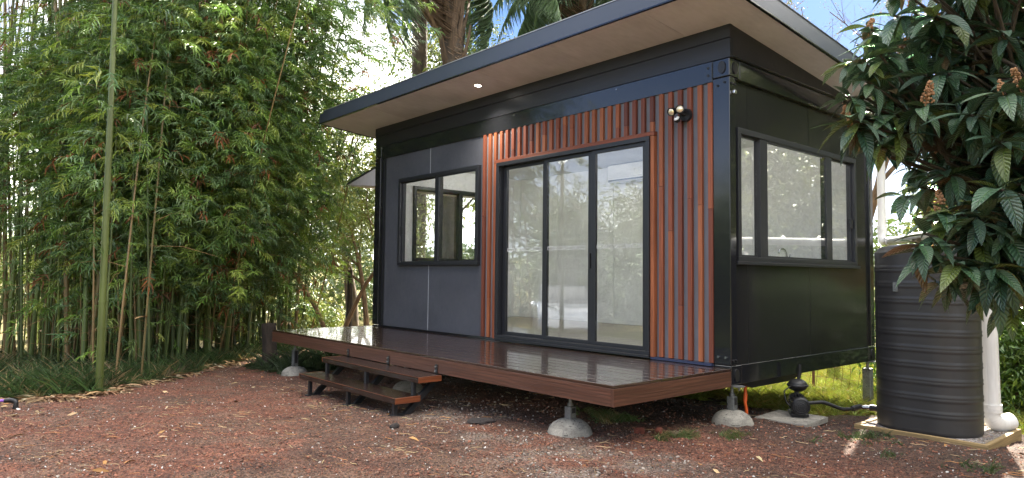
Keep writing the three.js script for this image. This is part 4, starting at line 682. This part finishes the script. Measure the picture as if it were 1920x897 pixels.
// ───────────────────────── loquat at the right ─────────────────────────
{
  const r = rng(1234), t = thing('loquat_tree', 'loquat tree with big drooping glossy leaves and orange flower buds', 'tree', [3.05, gh(3.05, 0.9), 0.9]), O = t.position;
  const geos = [0, 1, 2, 3].map((k) => leafGeo(1, 0.29 + 0.04 * k, 0.28, 0.22 + 0.14 * k, 8, (q) => Math.pow(Math.sin(Math.PI * Math.pow(q, 0.82)), 0.8)));
  const lm = (c, tr) => mat({ color: c, roughness: 0.32, map: T.leaf, bumpMap: T.leafBump, bumpScale: 0.004, transmission: tr, thickness: 0, side: THREE.DoubleSide });
  const mats = [lm(lin(0.065, 0.145, 0.08), 0.32), lm(lin(0.08, 0.165, 0.08), 0.32), lm(lin(0.05, 0.115, 0.075), 0.28), lm(lin(0.19, 0.26, 0.06), 0.42), lm(lin(0.1, 0.18, 0.08), 0.34), lm(lin(0.17, 0.11, 0.05), 0.25)];
  // crown: overlapping lobes in metres, world space
  const lobes = [[2.62, 1.72, 1.62, 0.62, 0.5], [2.1, 2.1, 1.42, 0.52, 0.42], [1.98, 1.85, 1.25, 0.4, 0.36], [2.24, 2.28, 1.72, 0.46, 0.4], [2.36, 1.06, 2.0, 0.28, 0.24], [2.04, 1.78, 1.95, 0.26, 0.28], [2.5, 1.1, 1.85, 0.34, 0.26], [2.6, 1.45, 1.8, 0.45, 0.34], [2.6, 1.0, 1.7, 0.42, 0.22], [2.35, 1.38, 1.42, 0.46, 0.36], [2.75, 1.2, 1.55, 0.55, 0.38], [2.75, 2.3, 1.3, 0.7, 0.5], [3.2, 1.7, 1.0, 0.8, 0.8], [2.5, 2.7, 0.9, 0.6, 0.5], [3.0, 1.05, 0.95, 0.6, 0.32]];
  const branches = [limb([V(0, -0.1, 0), V(0.02, 0.5, -0.02), V(-0.03, 1.0, 0.03), V(-0.02, 1.5, 0.05)], [0.09, 0.075, 0.065, 0.05], 10)], cand = [];
  const budR = rng(55), budM = mat({ color: lin(0.25, 0.125, 0.055), roughness: 0.85 }), stalkM = mat({ color: lin(0.26, 0.13, 0.06), roughness: 0.9 });
  const budG = (() => { const gs = []; for (let k = 0; k < 60; k++) { const h = Math.pow(budR(), 0.8), a = budR() * 6.28, w = (1 - h * 0.75) * 0.045 * Math.sqrt(budR()); const s = new THREE.IcosahedronGeometry(0.0055 + budR() * 0.0045, 0); s.translate(Math.cos(a) * w, 0.02 + h * 0.12, Math.sin(a) * w); gs.push(s); } return merge(gs); })();
  const hub = V(-0.05, 1.35, 0.15);
  let nb = 0;
  for (const [cx, cy, cz, R, RY] of lobes) {
    const nR = Math.round(40 * R / 0.5);
    for (let k = 0; k < nR; k++) {
      const a = r() * 6.283, b = Math.acos(2 * r() - 1), q = Math.pow(r(), 0.4), dx = Math.sin(b) * Math.cos(a), dy = Math.cos(b), dz = Math.sin(b) * Math.sin(a), p = V(cx + dx * R * q, cy + dy * RY * q, cz + dz * R * q);
      const dir = V(dx, dy * 0.5 + 0.25, dz).normalize(), lp = p.clone().sub(O), back = lp.clone().addScaledVector(dir, -0.35 - r() * 0.2).lerp(hub, 0.25);
      if (r() < 0.8) branches.push(limb([hub.clone().lerp(back, 0.55).add(V((r() - 0.5) * 0.1, (r() - 0.5) * 0.1, (r() - 0.5) * 0.1)), back, lp], [0.014, 0.01, 0.006], 5));
      const n = 6 + Math.floor(r() * 5), ph = r() * 6.28;
      for (let j = 0; j < n; j++) {
        const az = ph + j * 2.4, tilt = lerp(-0.5, 0.95, j / n + (r() - 0.5) * 0.3), s = 0.1 + r() * 0.095, back2 = 0.05 * (j / n);
        const m = M4(lp.clone().addScaledVector(dir, -back2), az + Math.PI / 2, tilt, (r() - 0.5) * 0.7, s);
        const dist = p.distanceTo(camera.position), mi = r() < 0.05 ? 5 : r() < 0.12 ? 3 : [0, 1, 2, 4, 0][Math.floor(r() * 5)];
        cand.push({ m, g: Math.floor(r() * 4), mi, dist });
      }
      if (r() < 0.24 && nb < 46) { nb++; const f = part('flower_panicle', budG, budM, t); f.position.copy(lp); f.rotation.set((r() - 0.5) * 1.0, r() * 6.28, (r() - 0.5) * 1.0); f.scale.setScalar(0.4 + r() * 0.4); part('stalk', cyl(0.005, 0.003, [0, -0.03, 0], [0, 0.11, 0], 5), stalkM, f); }
    }
  }
  part('trunk', merge(branches), M.bark, t);
  cand.sort((a, b) => a.dist - b.dist);
  cand.slice(0, 300).forEach((c) => { const o = part('leaf', geos[c.g], mats[c.mi], t); c.m.decompose(o.position, o.quaternion, o.scale); });
  for (let g = 0; g < 4; g++) for (let mi = 0; mi < 6; mi++) { const a = cand.slice(300).filter((c) => c.g === g && c.mi === mi).map((c) => c.m); if (a.length) stuff('foliage', 0, 0, geos[g], mats[mi], a, null, t); }
}
// ───────────────────────── palms behind ─────────────────────────
{
  function frond(seed, len, droop) {                       // along +z from the crown
    const r = rng(seed), gs = [], pts = [], rad = [], n = 14; for (let i = 0; i <= n; i++) { const q = i / n; pts.push(V(0, len * (0.55 * q - droop * q * q * 0.95), len * (q - 0.28 * q * q * droop))); rad.push(0.028 * (1 - q * 0.85)); } gs.push(limb(pts, rad, 5));
    const c = new THREE.CatmullRomCurve3(pts), b = leafGeo(1, 1, 0.3, 0.75, 4, (q) => (1 - q * 0.9)); for (let k = 0; k < 130; k++) { const q = 0.16 + 0.84 * k / 130, p = c.getPoint(q), l = 0.62 * Math.sin(Math.PI * Math.min(1, 0.25 + q * 0.72)) * (0.8 + r() * 0.4), s = k % 2 ? 1 : -1; gs.push(place(b.clone().scale(0.024, l * 1.25, l), p.toArray(), s * (0.75 + r() * 0.5), 0.35 + r() * 0.7, s * 0.3)); } return merge(gs);
  }
  const fg = [frond(901, 3.2, 0.85), frond(902, 3.0, 1.05), frond(903, 3.4, 1.2), frond(904, 2.6, 1.5)];
  const bootG = (() => { const g = leafGeo(0.95, 0.24, 0.7, -0.1, 5, (q) => 0.95 - q * 0.55); return g; })();
  const green = mat({ color: lin(0.12, 0.19, 0.085), roughness: 0.4, transmission: 0.3, thickness: 0, side: THREE.DoubleSide }), dead = mat({ color: lin(0.2, 0.13, 0.08), roughness: 0.9, side: THREE.DoubleSide }), bootM = mat({ color: lin(0.2, 0.14, 0.095), roughness: 0.95, map: T.bark, side: THREE.DoubleSide });
  const trunkM = mat({ color: lin(0.16, 0.13, 0.105), roughness: 0.95, map: T.bark, bumpMap: T.barkBump, bumpScale: 0.02 });
  function palm(label, x, z, h, R, seed, nf) {
    const r = rng(seed), y = gh(x, z), t = thing('palm_tree', label, 'palm tree', [x, y, z]), pts = [], rad = [];
    for (let q = -0.2; q < h; q += 0.11) { for (const [dy, k] of [[0, 1], [0.02, 0.95], [0.09, 0.99]]) { pts.push(V(0.03 * Math.sin(q * 0.6), q + dy, 0.02 * Math.cos(q * 0.7))); rad.push(R * k * (1 + 0.12 * Math.exp(-q * 1.2)) * (1 + (r() - 0.5) * 0.02)); } }
    part('trunk', limb(pts, rad, 16), trunkM, t);
    for (let k = 0; k < 26; k++) { const o = part('leaf_base', bootG, bootM, t), a = k * 2.4, hh = h - 2.4 + k / 26 * 2.2; o.position.set(Math.sin(a) * R * 0.85, hh, Math.cos(a) * R * 0.85); o.rotation.set(-1.42 + r() * 0.16, a, (r() - 0.5) * 0.3, 'YXZ'); }
    for (let k = 0; k < nf; k++) { const ang = ((k * 2.4 + seed + 0.86 * 0 - Math.atan2(3.3 - x, 5.4 - z)) % 6.2832 + 9.4248) % 6.2832 - 3.1416; if (Math.abs(ang) < 0.75 && k % 9 > 3) continue; const old = k > nf - 4, o = part(old ? 'dead_frond' : 'frond', fg[old ? 3 : Math.floor(r() * 3)], old ? dead : green, t), a = old ? -0.72 + (k - nf + 2) * 0.6 : k * 2.4 + seed; o.position.set(Math.sin(a) * 0.12, h + 0.05 - (old ? 0.25 : 0) + k * 0.01, Math.cos(a) * 0.12); o.rotation.set(old ? 0.9 : lerp(-0.5, 0.95, (k % 9) / 9), a, 0, 'YXZ'); }
  }
  palm('palm tree behind the cabin roof with brown leaf bases around its trunk top', -7.95, -2.75, 8.1, 0.22, 3, 22);
  palm('slimmer palm trunk seen through the far end window, left of the other palm', -10.6, -3.7, 10.6, 0.19, 5, 18);
  palm('palm tree farther back with fronds hanging above the middle of the roof', -8.7, -7.4, 9.2, 0.2, 8, 38);
}
// ───────────────────────── trees and shrubs behind ─────────────────────────
const twigLeaf = clump(1001, 16, 0.085, 0.03, 0.2), fineLeaf = clump(1002, 22, 0.06, 0.014, 0.22), bigClump = clump(1003, 22, 0.13, 0.05, 0.34), tiny = clump(1004, 30, 0.034, 0.02, 0.13);
const YG = [lin(0.25, 0.29, 0.05), lin(0.31, 0.33, 0.06), lin(0.2, 0.27, 0.05), lin(0.15, 0.21, 0.05)], DG = [lin(0.06, 0.11, 0.03), lin(0.08, 0.13, 0.035), lin(0.05, 0.09, 0.03)];
tree({ seed: 11, label: 'forked tree with bare orange brown limbs left behind the deck', x: -10.6, z: -1.6, bark: M.barkTan, stems: [[[-0.3, 1, 0.24], 2.5, 0.06], [[0.24, 1, -0.2], 3.0, 0.06]], levels: 2, split: [3, 3], wig: 0.35, clear: 0.6, ratio: 0.55, leaves: 520, leafGeo: twigLeaf, spread: 1.1, color: YG });
tree({ seed: 12, label: 'dark straight broken trunk between the two orange brown trees', x: -11.2, z: -2.25, bark: M.barkDark, stems: [[[0.02, 1, 0], 1.9, 0.1]], levels: 0, split: [0], wig: 0.08 });
tree({ seed: 13, label: 'leaning orange brown tree just left of the cabin corner', x: -10.95, z: -2.65, bark: M.barkTan, stems: [[[-0.1, 1, 0.2], 2.9, 0.075]], levels: 2, split: [4, 3], wig: 0.3, clear: 0.55, ratio: 0.7, leaves: 620, leafGeo: twigLeaf, spread: 1.2, color: YG });
const B = [[-15.5, -1.0, 1.7, 21, 'light green shrub seen beyond the forked tree'], [-18.5, -4.8, 2.0, 22, 'light green shrub seen past the cabin corner post'], [-14.8, -6.6, 1.5, 23, 'rounded shrub standing behind the cabin near the palm trunks'], [-17.5, 2.2, 3.4, 24, 'pale shrub glimpsed through the gaps of the bamboo'], [-21.5, -1.6, 2.6, 25, 'tall pale tree farthest back between bamboo and cabin']];
for (const [x, z, h, seed, label] of B) tree({ seed, name: 'shrub', category: 'shrub', label, x, z, stems: [[[0.2, 1, 0.1], h * 0.5, 0.06], [[-0.3, 1, 0.2], h * 0.45, 0.05], [[0.1, 1, -0.4], h * 0.45, 0.05]], levels: 2, split: [4, 3], wig: 0.4, clear: 0.15, ratio: 0.7, rise: 0.3, leaves: 900, leafGeo: bigClump, spread: h * 0.38, hang: 0.5, color: YG });
// trees standing at the back and right, over and behind the roof
tree({ seed: 41, label: 'bare branched tree against blue sky behind the right end of the roof', x: -3.5, z: -9.8, h: 9, bark: M.barkTan, stems: [[[0.05, 1, 0.05], 5.8, 0.13]], levels: 4, tipLevel: 4, split: [6, 5, 4, 3], wig: 0.3, clear: 0.6, ratio: 0.62, rise: 0.35, leaves: 260, leafGeo: fineLeaf, spread: 0.5, color: [lin(0.35, 0.24, 0.05), lin(0.28, 0.24, 0.05)] });
for (const [x, z, h, seed, label, col] of [[-14.8, -4.4, 8.5, 51, 'tall light green tree whose crown fills the gap between bamboo and roof'], [-13.0, -6.9, 11, 52, 'tall airy tree directly behind the thick palm trunk'], [-9.6, -13.5, 12.5, 53, 'tall airy tree filling the sky right of the palm above the roof'], [-9.9, 2.9, 0, 0, ''], [-1.2, -13.5, 6.2, 54, 'bushy yellow green tree behind the hedge and tank']].filter((q) => q[2]))
  tree({ seed, label, x, z, stems: [[[0.05, 1, 0.05], h * 0.62, 0.15], [[-0.22, 1, 0.15], h * 0.5, 0.1]], levels: 3, split: [7, 4, 3], wig: 0.3, clear: seed === 54 ? 0.25 : seed === 53 ? 0.4 : 0.7, ratio: 0.42, rise: 0.25, leaves: seed === 51 ? 700 : 1300, leafGeo: bigClump, spread: 1.7, hang: 0.3, color: YG.concat(DG.slice(1, 2)) });
// right side: hedge, wall, tall trees mirrored in the side windows
{
  const r = rng(61), t = thing('hedge', 'bright leafy hedge behind the white overflow pipe', 'hedge', [1.3, gh(1.3, -5), -5.0]), ms = [], cs = [], st = [];
  for (let k = 0; k < 5200; k++) { const x = (r() - 0.5) * 3.6, z = (r() - 0.5) * 1.9, top = (1.5 - 0.75 * z * z) + 0.16 * Math.sin(x * 3 + z) + 0.14 * (r() - 0.5), y = top * Math.pow(r(), 0.55), e = Math.abs(z) > 0.8 || y > top - 0.25 || r() < 0.2; if (!e) continue; ms.push(M4(V(x, y, z), r() * 6.28, (r() - 0.5), (r() - 0.5), 0.8 + r() * 0.6)); cs.push(jitter([lin(0.15, 0.26, 0.04), lin(0.19, 0.29, 0.045), lin(0.1, 0.19, 0.035)][Math.floor(r() * 3)], r, 0.3)); }
  for (let k = 0; k < 22; k++) { const x = (r() - 0.5) * 3.3; st.push(limb([V(x, -0.05, 0), V(x + (r() - 0.5) * 0.2, 0.5, (r() - 0.5) * 0.3), V(x + (r() - 0.5) * 0.4, 1.1, (r() - 0.5) * 0.8)], [0.025, 0.018, 0.008], 5)); }
  part('stems', merge(st), M.bark, t); stuff('foliage', 0, 0, twigLeaf, M.leaf, ms, cs, t);
  const w = thing('garden_wall', 'plain yellow wall glimpsed behind the hedge', 'wall', [1.4, gh(1.4, -8.5), -8.5]); part('wall', box(-2.6, -0.2, -0.1, 3.2, 2.0, 0.1), mat({ color: lin(0.62, 0.43, 0.13), roughness: 0.85, map: T.concrete }), w); part('coping', box(-2.64, 2.0, -0.14, 3.24, 2.06, 0.14, 'x', 0.01), mat({ color: lin(0.5, 0.36, 0.14), roughness: 0.9 }), w);
}
for (const [x, z, seed, label] of [[4.6, -6.6, 71, 'pale trunked tree mirrored at the left of the side window'], [5.2, -8.6, 72, 'pale trunked tree mirrored at the middle of the side window'], [7.6, -7.4, 73, 'broad tree mirrored in the side of the cabin'], [4.4, -11.5, 74, 'tall dense tree standing behind the two pale trunks'], [9.5, -3.5, 75, 'leafy tree at the far right beyond the loquat']])
  tree({ seed, label, x, z, bark: M.barkTan, stems: [[[0.08, 1, 0.1], 5.6, 0.15], [[-0.25, 1, 0.1], 4.8, 0.11]], levels: 3, split: [6, 4, 3], wig: 0.35, clear: 0.32, ratio: 0.5, leaves: 2300, leafGeo: bigClump, spread: 1.4, hang: 0.7, color: DG.concat(YG) });
// camera side: trees, hedge and car mirrored in the glass doors
for (const [x, z, h, seed, label] of [[-15.8, 14.8, 7.4, 81, 'leafy tree across the lawn, leftmost of the row mirrored in the doors'], [-12.4, 17, 6.9, 82, 'leafy tree across the lawn, second from the left in the mirrored row'], [-8.6, 18.2, 7.2, 83, 'leafy tree across the lawn in the middle of the mirrored row'], [-4.0, 18, 6.8, 84, 'leafy tree across the lawn, second from the right in the mirrored row'], [-6.4, 15.2, 6.6, 86, 'leafy tree nearest the house in the mirrored row, right of its middle'], [-10.8, 14.4, 6.2, 87, 'leafy tree nearest the house in the mirrored row, left of its middle'], [1.5, 18, 7, 85, 'leafy tree across the lawn, rightmost of the mirrored row']])
  tree({ seed, label, x, z, group: undefined, stems: [[[0.05, 1, 0.0], h * 0.62, 0.16], [[0.3, 1, 0.2], h * 0.5, 0.11]], levels: 3, split: [6, 4, 3], wig: 0.35, clear: 0.25, ratio: 0.5, rise: 0.2, leaves: 2600, leafGeo: bigClump, spread: 2.1, hang: 1.4, color: DG.concat([lin(0.11, 0.16, 0.04)]) });
{ // far belt of trees closing the horizon
  const r = rng(66), ms = [], cs = []; for (let k = 0; k < 5200; k++) { const a = r() * 6.283, d = 34 + r() * 12, x = Math.cos(a) * d - 2, z = Math.sin(a) * d, top = 3.4 + 2.2 * fbm(a / 6.283, 0.3, 26, 3, 3, 7), y = gh(x, z) + top * Math.pow(r(), 0.8); ms.push(M4(V(x, y, z), r() * 6.28, r() - 0.5, r() - 0.5, 2.6 + r() * 2)); cs.push(jitter([lin(0.1, 0.15, 0.045), lin(0.14, 0.18, 0.05), lin(0.08, 0.12, 0.04)][Math.floor(r() * 3)], r, 0.3)); }
  stuff('distant_trees', 'pale green belt of distant trees around the clearing', 'trees', bigClump, M.leaf, ms, cs);
}
{ // car across the lawn
  const x = -11.6, z = 9.6, t = thing('car', 'silver hatchback parked on the lawn, mirrored in the glass doors', 'car', [x, gh(x, z), z], undefined, 0.72);
  const paint = mat({ color: lin(0.42, 0.46, 0.52), roughness: 0.3, metalness: 0.5, clearcoat: 1, clearcoatRoughness: 0.03 }), gl = mat({ color: lin(0.02, 0.025, 0.03), roughness: 0.03 });
  const ext = (pts, w, b) => { const s = new THREE.Shape(); s.moveTo(...pts[0]); s.splineThru(pts.slice(1).map((q) => new THREE.Vector2(...q))); s.closePath(); const g = new THREE.ExtrudeGeometry(s, { depth: w - 2 * b, bevelEnabled: true, bevelSize: b, bevelThickness: b, bevelSegments: 4, curveSegments: 30 }); g.translate(0, 0, -w / 2 + b); return g; };
  const body = part('body', ext([[-2.05, 0.28], [-2.1, 0.6], [-2.0, 0.86], [-1.1, 0.95], [0.9, 0.93], [1.75, 0.8], [2.08, 0.6], [2.05, 0.26], [0, 0.2], [-1.9, 0.22]], 1.74, 0.12), paint, t);
  const cab = part('cabin_glass', ext([[-1.75, 0.86], [-1.62, 1.15], [-1.15, 1.4], [-0.3, 1.46], [0.35, 1.36], [1.15, 0.9], [0, 0.86]], 1.5, 0.1), gl, t); part('roof', ext([[-1.5, 1.37], [-1.0, 1.46], [-0.3, 1.5], [0.3, 1.42], [-0.3, 1.43], [-1.0, 1.4]], 1.36, 0.05), paint, t);
  for (const [wx, wz] of [[-1.28, 0.8], [1.28, 0.8], [-1.28, -0.8], [1.28, -0.8]]) { const w = sub('wheel', t); w.position.set(wx, 0.31, wz); part('tyre', new THREE.TorusGeometry(0.24, 0.085, 12, 32).scale(1, 1, 1.2), M.blackPlastic, w); part('rim', new THREE.CylinderGeometry(0.19, 0.19, 0.12, 20).rotateX(Math.PI / 2), M.chrome, w); }
  for (const s of [-1, 1]) { part('headlight', new THREE.SphereGeometry(0.12, 16, 10).scale(0.9, 0.6, 1.4).translate(1.93, 0.68, s * 0.6), M.pvc, t); part('tail_light', new THREE.SphereGeometry(0.1, 16, 10).scale(0.5, 1.2, 0.9).translate(-2.05, 0.75, s * 0.68), M.orange, t); part('mirror', new THREE.SphereGeometry(0.09, 12, 8).translate(0.55, 0.98, s * 0.95), paint, t); }
}
{ // wire fence behind the cabin
  const t = thing('wire_fence', 'thin wire mesh fence with brown posts behind the cabin', 'fence', [-1.2, 0, -4.55]), rust = mat({ color: lin(0.13, 0.06, 0.035), roughness: 0.9 }), wires = [];
  for (const x of [-3.2, -0.25, 2.2]) part('post', cyl(0.022, 0.02, [x, gh(x - 1.2, -4.55) - 0.1, 0], [x + 0.01, 0.55, 0], 8), rust, t);
  const r = rng(8); for (let k = 0; k < 46; k++) { const x = -3.1 + k * 0.115, y = gh(x - 1.2, -4.55); wires.push(limb([V(x, y, (r() - 0.5) * 0.03), V(x + 0.05 + (r() - 0.5) * 0.03, y + 0.35, (r() - 0.5) * 0.03), V(x + (r() - 0.5) * 0.04, 0.1, 0), V(x + 0.05, 0.5, 0)], [0.003, 0.003, 0.003, 0.003], 3)); }
  for (let k = 0; k < 8; k++) wires.push(tube([[-3.2, -0.62 + k * 0.15, 0], [-1.5, -0.64 + k * 0.15, 0.02], [-0.25, -0.62 + k * 0.15, 0], [2.2, -0.62 + k * 0.15, 0]], 0.0028, 3, 16));
  const w = part('wire_mesh', merge(wires), rust, t); w.userData.kind = 'stuff';
}
// ───────────────────────── ground cover ─────────────────────────
{
  const r = rng(201), chipM = mat({ color: lin(1, 1, 1), roughness: 0.95 });
  const chip = new THREE.IcosahedronGeometry(0.5, 0); { const P = chip.attributes.position; for (let i = 0; i < P.count; i++) { const k = hash2(Math.round(P.getX(i) * 50), Math.round(P.getY(i) * 50 + P.getZ(i) * 999), 3); P.setXYZ(i, P.getX(i) * (0.8 + 0.5 * k), P.getY(i) * 0.6, P.getZ(i) * (0.6 + 0.3 * k)); } chip.computeVertexNormals(); }
  const ms = [], cs = [], pm = [], pc = [], sm = [], sc = [];
  const spot = () => { for (;;) { const u = r(), x = lerp(-8.6, 2.6, r()), z = lerp(-1.6, 5.3, r()); const dx = x - camera.position.x, dz = z - camera.position.z, fw = -0.754 * dx - 0.657 * dz, rt = 0.657 * dx - 0.754 * dz; if (fw < 3.2 || Math.abs(rt) > fw * 0.8 + 0.3 || bambooDist(x, z) > 0.25) continue; if (r() > 26 / (fw * fw) + 0.12) continue; return [x, z]; } };
  for (let k = 0; k < 30000; k++) { const [x, z] = spot(), s = 0.007 + 0.022 * Math.pow(r(), 3), path = smooth(1.0, 0.1, Math.abs(z - 1.9 - 0.35 * Math.sin(x * 0.8) - 0.12 * x)) * smooth(-4.5, -1.5, x); ms.push(M4(V(x, gh(x, z) + s * 0.12, z), r() * 6.28, r() - 0.5, r() - 0.5, s)); const b = 0.5 + r(); cs.push(r() < 0.06 + path * 0.45 ? lin(0.28 * b, 0.24 * b, 0.2 * b) : r() < 0.6 ? lin(0.21 * b, 0.09 * b, 0.056 * b) : lin(0.14 * b, 0.08 * b, 0.054 * b)); }
  stuff('mulch', 'loose red scoria and bark chips scattered over the clearing', 'mulch', chip, chipM, ms, cs);
  for (let k = 0; k < 1300; k++) { const [x, z] = spot(), s = 0.007 + 0.016 * r() * r(); pm.push(M4(V(x, gh(x, z) + s * 0.15, z), r() * 6.28, r(), r(), s)); const b = 0.35 + 0.35 * r(); pc.push(lin(b, b * 0.96, b * 0.9)); }
  stuff('pebbles', 'pale pebbles and grit scattered over the soil', 'pebbles', chip, chipM, pm, pc);
  const st = limb([V(0, 0, -0.5), V(0.03, 0.02, -0.15), V(-0.02, 0.03, 0.2), V(0.04, 0.0, 0.5)], [0.014, 0.018, 0.017, 0.01], 4);
  for (let k = 0; k < 4200; k++) { const [x, z] = spot(), n = fbm(x / 20 + 0.5, z / 20 + 0.5, 30, 30, 3, 730), left = smooth(0.5, -3.5, x); if (r() > smooth(0.42, 0.66, n) * (0.35 + 0.65 * left) + 0.05) continue; const l = 0.03 + 0.11 * r() * r(); sm.push(M4(V(x, gh(x, z) + 0.006 + r() * 0.008, z), r() < 0.5 ? 1.9 + (r() - 0.5) * 1.2 : r() * 6.28, (r() - 0.5) * 0.12, r() * 6, l)); sc.push(jitter(r() < 0.3 ? lin(0.5, 0.24, 0.09) : lin(0.55, 0.42, 0.22), r, 0.35)); }
  stuff('straw', 'dry straw and twig scraps lying on the soil', 'straw', st, M.straw, sm, sc);
  const fl = leafGeo(0.11, 0.032, 0.5, 0.3, 3), fm = [], fc = [];
  for (let k = 0; k < 240; k++) { const [x, z] = spot(), far = smooth(-1, -7, x); if (r() > 0.25 + 0.75 * far) continue; fm.push(M4(V(x, gh(x, z) + 0.012, z), r() * 6.28, (r() - 0.5) * 0.5, (r() - 0.5) * 1.2, 0.5 + r() * 0.8)); fc.push(jitter(r() < 0.5 ? lin(0.34, 0.17, 0.06) : lin(0.38, 0.28, 0.15), r, 0.4)); }
  stuff('fallen_leaves', 'dry brown leaves fallen on the open soil of the clearing', 'leaves', fl, M.straw, fm, fc);
  // thin grass in the shade of the deck and by the slab, lawn behind and around
  const tg = tuft(811, 7, 0.085, 0.005, 0.8), gm = [], gc = [], bm = [], bc = [], big = tuft(812, 20, 0.16, 0.011, 1.35);
  for (let k = 0; k < 1100; k++) { const x = lerp(-1.3, 0.35, r()), z = lerp(0.45, 1.25, r()) - 0.5 * Math.max(0, x), n = fbm(x / 10 + 0.5, z / 10 + 0.5, 26, 26, 3, 740); if (n < 0.55) continue; gm.push(M4(V(x, gh(x, z) - 0.005, z), r() * 6.28, 0, 0, 0.35 + r() * 0.8)); gc.push(jitter(r() < 0.3 ? lin(0.32, 0.26, 0.11) : lin(0.12, 0.19, 0.05), r, 0.3)); }
  for (let k = 0; k < 170; k++) { const x = lerp(0.7, 2.0, r()), z = lerp(-0.9, 0.2, r()), n = fbm(x / 10 + 0.5, z / 10 + 0.5, 26, 26, 3, 741); if (n < 0.5) continue; gm.push(M4(V(x, gh(x, z) - 0.005, z), r() * 6.28, 0, 0, 0.4 + r() * 0.8)); gc.push(jitter(lin(0.08, 0.14, 0.035), r, 0.3)); }
  stuff('thin_grass', 'thin patchy green grass under the front corner of the deck', 'grass', tg, M.grass, gm, gc);
  for (let k = 0; k < 26000; k++) { const x = lerp(-8.5, 4.5, r()), z = lerp(-16, -1.6, Math.pow(r(), 0.6)); if (r() > grassy(x, z) || (x > 0.5 && x < 1.66 && z > -2.15)) continue; bm.push(M4(V(x, gh(x, z) - 0.01, z), r() * 6.28, 0, 0, 0.5 + r() * 0.8)); bc.push(jitter(r() < 0.2 ? lin(0.42, 0.34, 0.09) : lin(0.33, 0.38, 0.065), r, 0.3)); }
  for (let k = 0; k < 9000; k++) { const a = lerp(-16, 8, r()), z = lerp(6.5, 17, r()); if (r() > grassy(a, z)) continue; bm.push(M4(V(a, gh(a, z) - 0.01, z), r() * 6.28, 0, 0, 0.7 + r() * 0.9)); bc.push(jitter(lin(0.2, 0.27, 0.05), r, 0.3)); }
  stuff('lawn_grass', 'sunlit green grass of the lawn behind and around the cabin', 'grass', big, M.grass, bm, bc);
}
renderer.render(scene, camera);
